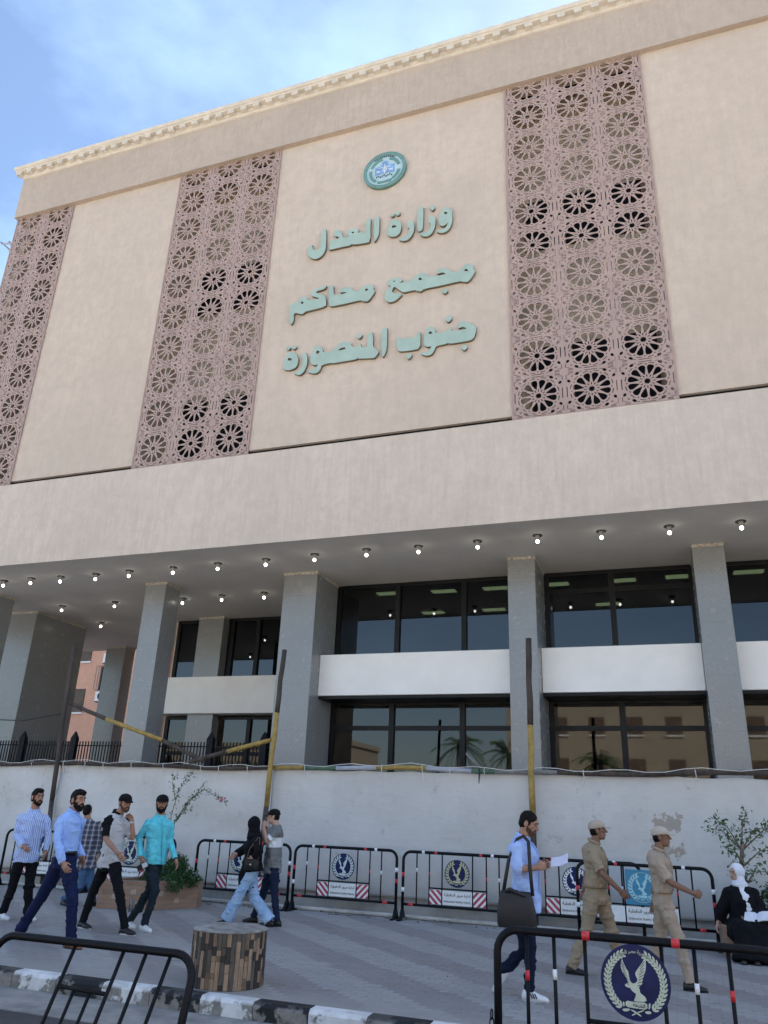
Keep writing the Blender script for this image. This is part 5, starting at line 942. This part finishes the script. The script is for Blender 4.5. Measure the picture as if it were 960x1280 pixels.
    for s in (-1, 1):
        e = MB().ell(hp(.0755, s*.031, .010), (.0078*ks, .0125*ks, .0050*ks), HM); e.ell(hp(.0815, s*.031, .010), (.004*ks, .0062*ks, .0052*ks), HM, 10, 6, 1); e.build('eye', [M_EYE, M_IRIS], body, True)
        MB().tube([hp(.088, s*.014, .034), hp(.090, s*.032, .040), hp(.078, s*.052, .034)], [.0045*ks, .0055*ks, .003*ks], 6).build('eyebrow', M_HAIR, body, True)
    MB().tube([hp(.083, -.021, -.055), hp(.0935, 0, -.0535), hp(.083, .021, -.055)], [.003*ks, .0052*ks, .003*ks], 6).build('lips', M_LIP, body, True)
    # ---- hair, beard, cap
    if hair in ('short', 'quiff', 'fade'):
        h = MB(); he(h, (-.020, 0, .040), (.098, .082, .086)); he(h, (-.055, 0, -.005), (.058, .070, .075))
        if hair == 'quiff': he(h, (.045, 0, .094), (.055, .055, .030)); he(h, (0, 0, .10), (.085, .066, .034))
        for s in (-1, 1): he(h, (.012, s*.071, .012), (.016, .010, .030))
        pend(h, 'hair', M_HAIR, root, .006, 1, .0022, None, 3, 60)
    if beard:
        b = MB(); th = {'stubble': 0.0, 'short': .006, 'long': .016}[beard]
        for s in (-1, 1): b.tube([hp(.010, s*.068, -.005), hp(.018, s*.064, -.045), hp(.045, s*.045, -.085), hp(.076, s*.012, -.100-th*.5)], [.006*ks, (.008+th*.3)*ks, (.011+th*.5)*ks, (.013+th*.5)*ks], 8, rnd=True)
        for s in (-1, 1): he(b, (.032, s*(.041 if beard == 'stubble' else .046), -.056), (.040, .021+th*.2, .032+th*.5))
        he(b, (.068, 0, -.098), (.026+th*.4, .034, .020+th)); b.tube([hp(.083, -.030, -.048), hp(.098, 0, -.037), hp(.083, .030, -.048)], [.007*ks, .008*ks, .007*ks], 8, rnd=True)
        for s in (-1, 1): b.tube([hp(.083, s*.030, -.048), hp(.074, s*.030, -.085)], [.008*ks, .012*ks], 8, rnd=True)
        pend(b, 'beard', M_STUB if beard == 'stubble' else M_HAIR, root, .0055, 1, .0015, None, 4, 70)
    if cap:
        c = MB(); R = []
        for z, q in ((.028, 1.0), (.045, 1.02), (.075, .97), (.10, .84), (.119, .60), (.128, .32), (.131, .05)): R.append([tuple(hp(-.014+.108*q*math.cos(a), .090*q*math.sin(a), z+(.010*math.cos(a) if z < .05 else 0))) for a in [2*math.pi*i/24 for i in range(24)]])
        c.rings(R); cp = c.build('cap', cap, root, True); v = MB(); R = []
        for t in np.linspace(0, 1, 6): R.append([tuple(hp(.078+.088*t-.012*(abs(y)/.07)**2*2, y*(1-.35*t*t), .040-.018*t+.006*(1-(y/.07)**2)+dz)) for dz in (0, .006) for y in (np.linspace(-.072, .072, 9) if dz == 0 else np.linspace(.072, -.072, 9))])
        v.rings(R).build('visor', cap, cp, True); MB().ell(hp(-.014, 0, .131), (.007, .007, .005), HM, 8, 6).build('button', cap, cp, True)
        if hair is None:
            h = MB(); he(h, (-.045, 0, .0), (.062, .074, .075))
            for s in (-1, 1): he(h, (.008, s*.072, .012), (.014, .009, .028))
            pend(h, 'hair', M_HAIR, root, .006, 1, .0015, None, 3, 60)
    # ---- trousers and shoes
    if not robe:
        T = MB(); R = [tor(t, w*k*girth, d*k*girth) for t, w, d in ((-.12, .150, .115), (0, .172, .125), (.14, .162, .119), (.235, .158, .117))]; T.rings(R)
        for s in 'RL':
            a = J['a'+s]; kn = J['k'+s]; dn = unit(a-kn); hip = J['p'+s]; hip = hip*.5+(P_+lh*(.088*k if s == 'L' else -.088*k))*.5
            T.ell(kn, (leg_r[1]*k*.97,)*3); T.tube([hip+up*.03, hip.lerp(kn, .45), kn, kn.lerp(a, .5), a+dn*.012], [leg_r[0]*k*1.02, leg_r[0]*.90*k, leg_r[1]*k, (leg_r[1]*.5+leg_r[2]*.5)*k, leg_r[2]*k], 16)
        tr_ = pend(T, 'trousers', leg_m, root, .0085, 2, .0105, None, 7, 9)
        if belt: MB().rings([tor(t, .170*k*girth, .128*k*girth) for t in (.165, .228)]).build('belt', belt, tr_, True)
    for s in 'RL':
        a, t = J['a'+s], J['t'+s]; d = t-a
        if J['flat'+s]: d = unit(Vector((d.x, d.y, 0))); ax = d.cross(Vector((0, 0, 1)))
        else:
            d = unit(d); hz = Vector((d.x, d.y, 0)); ax = unit(Vector((0, 0, 1)).cross(hz)) if hz.length > .05 else lh; d = Matrix.Rotation(-math.radians(18), 3, ax) @ d; d = unit(d)
        l = unit(Vector((0, 0, 1)).cross(d)) if abs(d.z) < .95 else ls; u = d.cross(l); o0 = a-u*.085
        def sec(x, w, h0, h1, q=1.0): return [tuple(o0+d*(x*k)+l*(w*q*math.cos(A)*k)+u*(h0+(h1-h0)*max(0, math.sin(A))**.8 if math.sin(A) > 0 else h0)*k) for A in [2*math.pi*i/14 for i in range(14)]]
        sh = MB().rings([sec(-.078, .020, .012, .060), sec(-.068, .034, .010, .088), sec(-.03, .039, .010, .112), (sec(.02, .040, .010, .104)), sec(.06, .043, .010, .080), sec(.11, .048, .010, .062), sec(.15, .045, .010, .054), sec(.178, .032, .011, .042), sec(.19, .014, .013, .026)]).build('shoe', shoe_m, root, True)
        MB().rings([[tuple(Vector(p)-u*dz*k) for p in [tuple(o0+d*(x0*k)+l*(y0*k)+u*.011*k) for x0, y0 in [(.195*math.cos(A)*.7+.057, (.050-.008*math.cos(A+.6))*math.sin(A)) for A in [2*math.pi*i/24 for i in range(24)]]]] for dz in (-.006, .0108)]).build('sole', sole, sh)
        if accents:
            am = MB()
            for q in (.035, .058, .081): am.tube([tuple(o0+d*(q*k)-l*(.047 if l.y > 0 else -.047)*k+u*.030*k), tuple(o0+d*((q-.022)*k)-l*(.040 if l.y > 0 else -.040)*k+u*.072*k)], .0055, 6)
            am.build('shoe_stripe', accents, sh, True)
    # ---- upper garment
    if top and not robe:
        S = MB(); loose = .010 if hem < .1 else .004; torso(S, hem, .019 if hem < .1 else .006, loose)
        for s in 'RL':
            sd = J['s'+s]; e, w = J['e'+s], J['w'+s]; ins = sd-(ls*(.075 if s == 'L' else -.075))+up*.012
            if top == 'long': S.tube([ins, sd, sd.lerp(e, .5), e, e.lerp(w, .55), w+unit(w-e)*.004], [.055*k, .063*k, .060*k, .055*k, .050*k, .042*k], 14)
            elif top == 'rolled': S.tube([ins, sd, sd.lerp(e, .5), e, e.lerp(w, .22)], [.056*k, .067*k, .066*k, .062*k, .056*k], 14)
            else: S.tube([ins, sd, sd.lerp(e, .45), sd.lerp(e, sleeve_end)], [.056*k, .068*k, .066*k, .067*k], 14)
        for s in 'RL':
            if top in ('long', 'rolled'): S.ell(J['e'+s], (.056*k, .056*k, .056*k))
        shirt = pend(S, 'shirt', top_m, root, .008, 2, .0115, (lambda c, fm=face_mat, J=J, P_=P_, N_=N_, up=up, ls=ls: fm(c, J, P_, N_, up, ls)) if face_mat else None, 5, 10)
        def onto(t, a, o=.0):
            for q0, q1 in zip(PROF, PROF[1:]):
                if t <= q1[0]: break
            q = min(1, max(0, (t-q0[0])/(q1[0]-q0[0]))); w, d, fw = [q0[i]+(q1[i]-q0[i])*q for i in (1, 2, 3)]; lo = (.019 if hem < .1 else .006)+loose*max(0, 1-max(0, t)/.7)+o-.004
            l = unit(lh.lerp(ls, min(1, max(0, t)))); f = l.cross(up).normalized(); return P_+up*(Lsp*t)+f*fw+f*((d*girth*k+lo)*math.cos(a))+l*((w*girth*k+lo)*math.sin(a))
        PROF = [(-.22, .168, .122, .0), (-.05, .172, .125, 0), (.12, .160, .116, .01), (.35, .152, .112, .012), (.60, .170, .126, .012), (.78, .178, .125, .004), (.85, .158, .102, -.008), (.915, .112, .080, -.012)]
        if placket:
            MB().tube([onto(t, 0, .003) for t in np.linspace(hem+.01, .90, 9)], .016*k, 6, flat=.28, up=tuple(ls)).build('placket', placket, shirt, True)
            bt_ = MB()
            for t in np.linspace(hem+.08, .84, 6): p = onto(t, 0, .009); bt_.ell(p, (.005, .005, .005), None, 8, 6)
            bt_.build('buttons', SOLEW, shirt, True)
        if pockets:
            for sg in (-1, 1):
                for (ta, tb_, ex) in ((.50, .70, .003), (.645, .705, .008)):
                    g_ = [[tuple(onto(t, sg*(.42+.42*u_), ex+dz)) for u_ in (0, .33, .66, 1)] for t, dz in ((ta, 0), (ta, .005), (tb_, .005), (tb_, 0))]
                    MB().rings(g_, cap=True).build('pocket', pockets, shirt)
        if collar:
            f = ls.cross(up).normalized(); pts = []
            for i in range(13): a = -2.75+5.5*i/12; pts.append(N_+up*(.012-.028*math.cos(a)*1.0)*k-f*0+f*(.068*math.cos(a)*1.0)*k*1.0+ls*(.066*math.sin(a))*k)
            pts = [N_+up*(-.004-.028*math.cos(a))*k+f*(.070*math.cos(a)+.004)*k+ls*(.068*math.sin(a))*k for a in [.30+(2*math.pi-.6)*i/16 for i in range(17)]]
            MB().tube(pts, .012*k, 8, flat=1.5).build('collar', collar, shirt, True)
    if watch:
        for s, m in watch.items():
            w, e = J['w'+s], J['e'+s]; dd = unit(w-e); MB().tube([w-dd*.022, w-dd*.002], .036*k, 14).ell(w-dd*.012+Vector((0, -.036*k, 0)), (.016, .008, .016)).build('watch', m, root, True)
    return root, J, dict(up=up, ls=ls, lh=lh, P=P_, N=N_, k=k, hp=hp, HM=HM, tor=tor, torso=torso, f=ls.cross(up).normalized())
X = Vector((1, 0, 0))
person('striped', 'man in blue and white striped shirt, black trousers and white trainers at the far left', (.92, -.30, -.02), 0, 'quiff', 'short', None, 'long', stripe_fabric('striped_cotton', (.50, .59, .80), (.20, .30, .62), (.85, .5, 0), 40.0, .40), -.05, BLACKT, WSHOE, SOLEW, placket=LIGHTB2, collar=LIGHTB2, group=None, watch={'R': SOLEW})
person('blue', 'bearded man in plain pale blue shirt, navy trousers and brown shoes, mid stride', (.97, -.18, -.08), 0, 'quiff', 'long', None, 'long', LIGHTB, .20, NAVYT, LEATH, SOLEB, belt=BLEATH, placket=fabric('blue_placket', (.25, .39, .74)), collar=LIGHTB, girth=1.08, leg_r=(.105, .074, .062))
person('plaid', 'man in dark checked shirt walking away behind the bearded man', (-.35, .93, 0), 0, 'fade', None, None, 'long', plaid_fabric('plaid_flannel', (.95, .3, 0)), -.08, MIDJ, BSHOE, SOLEB)
def raglan(c, J, P, N, up, ls):
    u, l, n = np.array(up), np.array(ls), np.array(N); lat = np.abs((c-n)@l); ht = (c-n)@u
    return np.where(lat > .105+np.clip(-ht-.02, 0, .3)*.35, 1, np.where(ht > -.025, 1, 0))
person('polo', 'man in black cap and two tone polo shirt touching his mouth', (.90, -.40, -.12), 0, None, 'stubble', fabric('black_cap', (.005, .005, .006)), 'short', [GREYW, BLACKF], -.04, BLACKT, BSHOE, SOLEW, face_mat=raglan, collar=BLACKF, curl=(.3, .75), watch={'L': SOLEW})
person('aqua', 'man in aqua shirt and dark cap turning his face to the camera', (.55, -.83, -.03), 0, None, 'long', fabric('dark_cap', (.005, .005, .007)), 'long', AQ, -.05, SLATE, WSHOE, SOLEW, placket=fabric('aqua_placket', (.10, .47, .57)), pockets=fabric('aqua_pocket', (.11, .50, .60)), collar=AQ, curl=(.75, .35), watch={'L': BLEATH}, leg_r=(.090, .064, .056))
def tee(c, J, P, N, up, ls):
    u, n = np.array(up), np.array(N); h = (c-n)@u; sl = np.zeros(len(c), bool)
    for s in 'RL':
        a = np.array(J['s'+s]); d = np.array(J['e'+s])-a; Ld = np.linalg.norm(d); q = (c-a)@(d/Ld); r = np.linalg.norm(c-a-np.outer(q, d/Ld), axis=1); sl |= (q > Ld*.52) & (r < .10)
    return np.where(sl, 1, np.where((h < -.20) & (h > -.345), 1, 0))
person('graytee', 'man in black cap and grey tee with white band, hand raised to his face', (-.93, -.30, -.12), 2, None, None, fabric('black_cap_b', (.005, .005, .006)), 'short', [GREYT, WHITEF], -.07, JEAN, BSHOE, SOLEB, face_mat=tee, curl=(.5, .7), sleeve_end=.78)
person('bag', 'man in pale blue shirt with shoulder bag reading a paper as he walks', (.90, -.10, -.38), 0, 'fade', 'stubble', None, 'rolled', LIGHTB2, -.06, fabric('indigo_trouser', (.005, .009, .028)), WSHOE, SOLEW, placket=fabric('washed_placket', (.30, .41, .72)), collar=LIGHTB2, curl=(.7, .7), leg_r=(.086, .062, .052), accents=M_INK)
person('police_a', 'officer in khaki uniform and cap walking behind the other officer', (.985, .12, .06), 1, None, None, fabric('khaki_cap', (.40, .33, .27)), 'short', KHAKI, .20, KHAKI, BLEATH, SOLEB, belt=fabric('khaki_belt', (.22, .17, .115)), placket=KHAKI, pockets=fabric('khaki_pocket', (.27, .215, .145)), collar=KHAKI, leg_r=(.106, .080, .064), girth=1.07)
person('police_b', 'officer in pale khaki uniform and cap walking in front with arm swung forward', (.985, -.12, .03), 1, None, None, fabric('pale_khaki_cap', (.46, .40, .33)), 'short', KHAKI2, .20, KHAKI2, BLEATH, SOLEB, belt=fabric('khaki_belt_b', (.24, .185, .13)), placket=KHAKI2, pockets=fabric('pale_khaki_pocket', (.33, .26, .195)), collar=KHAKI2, leg_r=(.098, .074, .062), curl=(.8, .35))
# ---- woman with the black headscarf
rt, J, Q = person('hijab', 'woman in black headscarf and cloak with wide faded ripped jeans', (-.93, .30, -.10), 2, None, None, None, None, None, 0, jean_ripped(), BSHOE, SOLEB, female=True, leg_r=(.098, .092, .112))
h = MB(); hp, HM = Q['hp'], Q['HM']
h.ell(hp(-.030, 0, .018), (.108, .096, .118), HM); h.tube([hp(-.03, 0, -.06), Q['N']+Q['up']*.0], [.092, .095], 16); h.ell(Q['N']-Q['up']*.04, (.12, .14, .07)); h.tube([hp(.035, 0, -.115), Q['N']+Q['f']*.06-Q['up']*.05], [.05, .07], 12, rnd=True)
pend(h, 'headscarf', BLACKF, rt, .008, 4, .003, None, 8, 14)
c = MB(); Q['torso'](c, -.12, .025, .02)
for s in 'RL': sd = J['s'+s]; c.tube([sd-(Q['ls']*(.05 if s == 'L' else -.05)), sd, J['e'+s], J['w'+s]], [.075, .078, .075, .062], 14)
c.tube([Q['P']+Q['f']*.10+Q['up']*.1-Q['ls']*.02, Q['P']+Q['f']*.16-Q['up']*.12-Q['ls']*.05, Q['P']+Q['f']*.15-Q['up']*.40-Q['ls']*.06], [.07, .075, .08], 12, flat=.5)
pend(c, 'cloak', BLACKF, rt, .009, 5, .005, None, 9, 9)
# ---- seated woman
rt2, J2, Q2 = person('seated', 'seated woman in black robe and white headscarf holding an open book', (-.72, -.66, -.05), 2, None, None, None, None, None, 0, BLACKT, BLEATH, SOLEB, robe=True, seated=True, female=True, curl=(.5, .6))
h = MB(); hp, HM = Q2['hp'], Q2['HM']
h.ell(hp(-.034, 0, .020), (.108, .098, .118), HM); h.tube([hp(-.03, 0, -.06), Q2['N']], [.090, .085], 16); h.ell(Q2['N']-Q2['up']*.015, (.115, .125, .06)); h.tube([hp(.03, 0, -.118), Q2['N']+Q2['f']*.07-Q2['up']*.02], [.05, .06], 12, rnd=True)
f2 = Q2['f']; h.tube([Q2['N']+f2*.09-Q2['up']*.02, Q2['N']+f2*.155-Q2['up']*.16+Q2['ls']*.02, Q2['N']+f2*.165-Q2['up']*.36+Q2['ls']*.07], [.05, .055, .062], 12, flat=.40)
pend(h, 'headscarf', WHITEJ, rt2, .007, 3, .0035, None, 8, 14)
c = MB(); Q2['torso'](c, -.15, .03, .05)
for s in 'RL':
    sd = J2['s'+s]; c.tube([sd-(Q2['ls']*(.05 if s == 'L' else -.05)), sd, J2['e'+s], J2['w'+s]-(J2['w'+s]-J2['e'+s])*.12], [.085, .088, .090, .070], 14)
    c.tube([J2['p'+s], J2['k'+s]], [.17, .15], 14, rnd=True); c.tube([J2['k'+s], J2['k'+s].lerp(J2['a'+s], .6), Vector((J2['a'+s].x, J2['a'+s].y, .02))], [.125, .135, .165], 14)
c.tube([(J2['kR']+J2['kL'])/2, Vector(((J2['aR'].x+J2['aL'].x)/2+.05, (J2['aR'].y+J2['aL'].y)/2+.05, .02))], [.14, .2], 14)
c.ell(Q2['P']+Vector((.05, .02, -.08)), (.26, .24, .16))
pend(c, 'robe', BLACKF, rt2, .011, 8, .008, None, 12, 6)
# ---- things they carry
def item(name, label, cat, at): return thing(name, label, cat, at)
g = PEOPLE['bag']; c0 = Vector((g['pR'][0]-.08, g['pR'][1]-.17, g['pR'][2]+.02))
sb = item('shoulder_bag', 'large dark grey shoulder bag hanging at the hip of the reading man', 'bag', (c0.x, c0.y, c0.z-.20))
R = []
for z, w, d in ((0, .185, .045), (.02, .20, .06), (.16, .195, .065), (.30, .165, .05), (.335, .15, .03)): R.append([(w*math.copysign(abs(math.cos(a))**.35, math.cos(a))+.04*(.17-z), d*math.copysign(abs(math.sin(a))**.6, math.sin(a)), z) for a in [2*math.pi*(i+.5)/28 for i in range(28)]])
M_BAG = mat('bag_nylon', (.013, .011, .013), .6, noise=(9, .3), bump=(60, .25)); MB().rings(R).build('bag_body', M_BAG, sb, True)
MB().tube([(-.10, -.035, .335), (-.05, -.05, .355), (.02, -.05, .325), (.1, -.045, .30)], .018, 8).build('bag_fold', M_BAG, sb, True)
shp = Vector(g['sR'])-Vector((c0.x, c0.y, c0.z-.20)); a_, b_ = Vector((-.13, 0, .32)), Vector((.17, 0, .30)); topc = shp+Vector((.07, .06, .075))
def strap(p, q, mid): return [p, p.lerp(q, .5)+mid, q]
MB().tube([a_, a_.lerp(topc, .5)+Vector((-.05, -.02, .02)), topc+Vector((-.06, -.03, -.03)), topc, topc+Vector((.06, -.05, -.05)), topc.lerp(b_, .5)+Vector((.03, -.06, -.02)), b_], .019, 6, flat=.35, up=(0, 1, 0)).build('strap', M_BAG, sb, True)
gh = (Vector(g['hR'])+Vector(g['hL']))/2
pp = item('paper_sheet', 'pale sheets of paper in the hands of the man with the bag', 'paper', (gh.x+.02, gh.y, gh.z+.01))
sh_ = MB()
for q in range(2): sh_.rings([[(x, y, (.10*x+.3*x*x)+.004*q+.06*x) for x, y in ((-.06, -.10+.01*q), (-.06, .10), (-.057, .10), (-.057, -.10+.01*q))], [(x, y, .035+.006*q) for x, y in ((.08, -.105), (.08, .10), (.083, .10), (.083, -.105))], [(x, y, .10+.01*q) for x, y in ((.19, -.10), (.19, .11), (.193, .11), (.193, -.10))]])
sh_.build('pages', mat('paper_lilac', (.60, .60, .74), .7, noise=(9, .05)), pp); pp.rotation_euler = (.75, .05, .1); pp.scale = (.68, .62, .68)
a = PEOPLE['aqua']; ph = item('phone', 'dark phone with shiny screen held low by the man in aqua', 'phone', (a['hR'][0]-.01, a['hR'][1]-.015, a['hR'][2]+.02))
pr = MB().box(-.085, .085, -.006, .006, -.04, .04).build('phone_case', BLEATH, ph, bevel=.004); MB().box(-.0, .078, -.0085, -.0065, -.03, .034).build('screen', mat('screen_glossy', (.55, .6, .66), .15, noise=(9, .1)), pr); ph.rotation_euler = (.1, -.5, .2)
hj = PEOPLE['hijab']; hb = item('handbag', 'small black handbag hung at the hip of the woman in black scarf', 'handbag', (hj['pL'][0]+.02, hj['pL'][1]-.14, hj['pL'][2]-.035))
R = [[(w*math.copysign(abs(math.cos(q))**.4, math.cos(q)), d*math.copysign(abs(math.sin(q))**.6, math.sin(q)), z) for q in [2*math.pi*(i+.5)/24 for i in range(24)]] for z, w, d in ((0, .10, .03), (.015, .11, .04), (.13, .11, .04), (.165, .10, .025))]
bd = MB().rings(R).build('bag_body', BLEATH, hb, True); MB().box(-.103, .103, -.046, -.036, .07, .165).build('flap', BLEATH, bd, bevel=.004); MB().box(-.012, .012, -.053, -.046, .075, .095).build('clasp', mat('clasp_steel', (.6, .6, .6), .3, .8, noise=(9, .05)), bd)
MB().tube([(-.1, 0, .16), (-.06, -.01, .30), (.05, .05, .48)], .006, 6).tube([(.1, 0, .16), (.10, .01, .32), (.07, .05, .48)], .006, 6).build('strap', mat('strap_tan', (.16, .10, .06), .6, noise=(9, .2)), hb, True)
s_ = PEOPLE['seated']; bk = item('open_book', 'open white book lying in the lap of the seated woman', 'book', (s_['wL'][0]+.06, s_['wL'][1]-.10, s_['wL'][2]+.015)); M_PAGE = mat('page_white', (.70, .72, .78), .7, noise=(40, .06))
for sgn in (-1, 1): MB().rings([[(sgn*x, y, .02+.035*math.sin(min(1, x/.06)*1.4)*(1-x/.3)+.10*x+dz) for x, dz in ((0, 0), (.03, 0), (.08, 0), (.155, 0), (.155, -.012), (.08, -.012), (.03, -.012), (0, -.012))] for y in (-.11, .11)]).build('page_block', M_PAGE, bk)
MB().box(-.16, .16, -.115, .115, -.003, .006).build('cover', BLEATH, bk); bk.rotation_euler = (.45, -.12, -.25)
finish_pending()
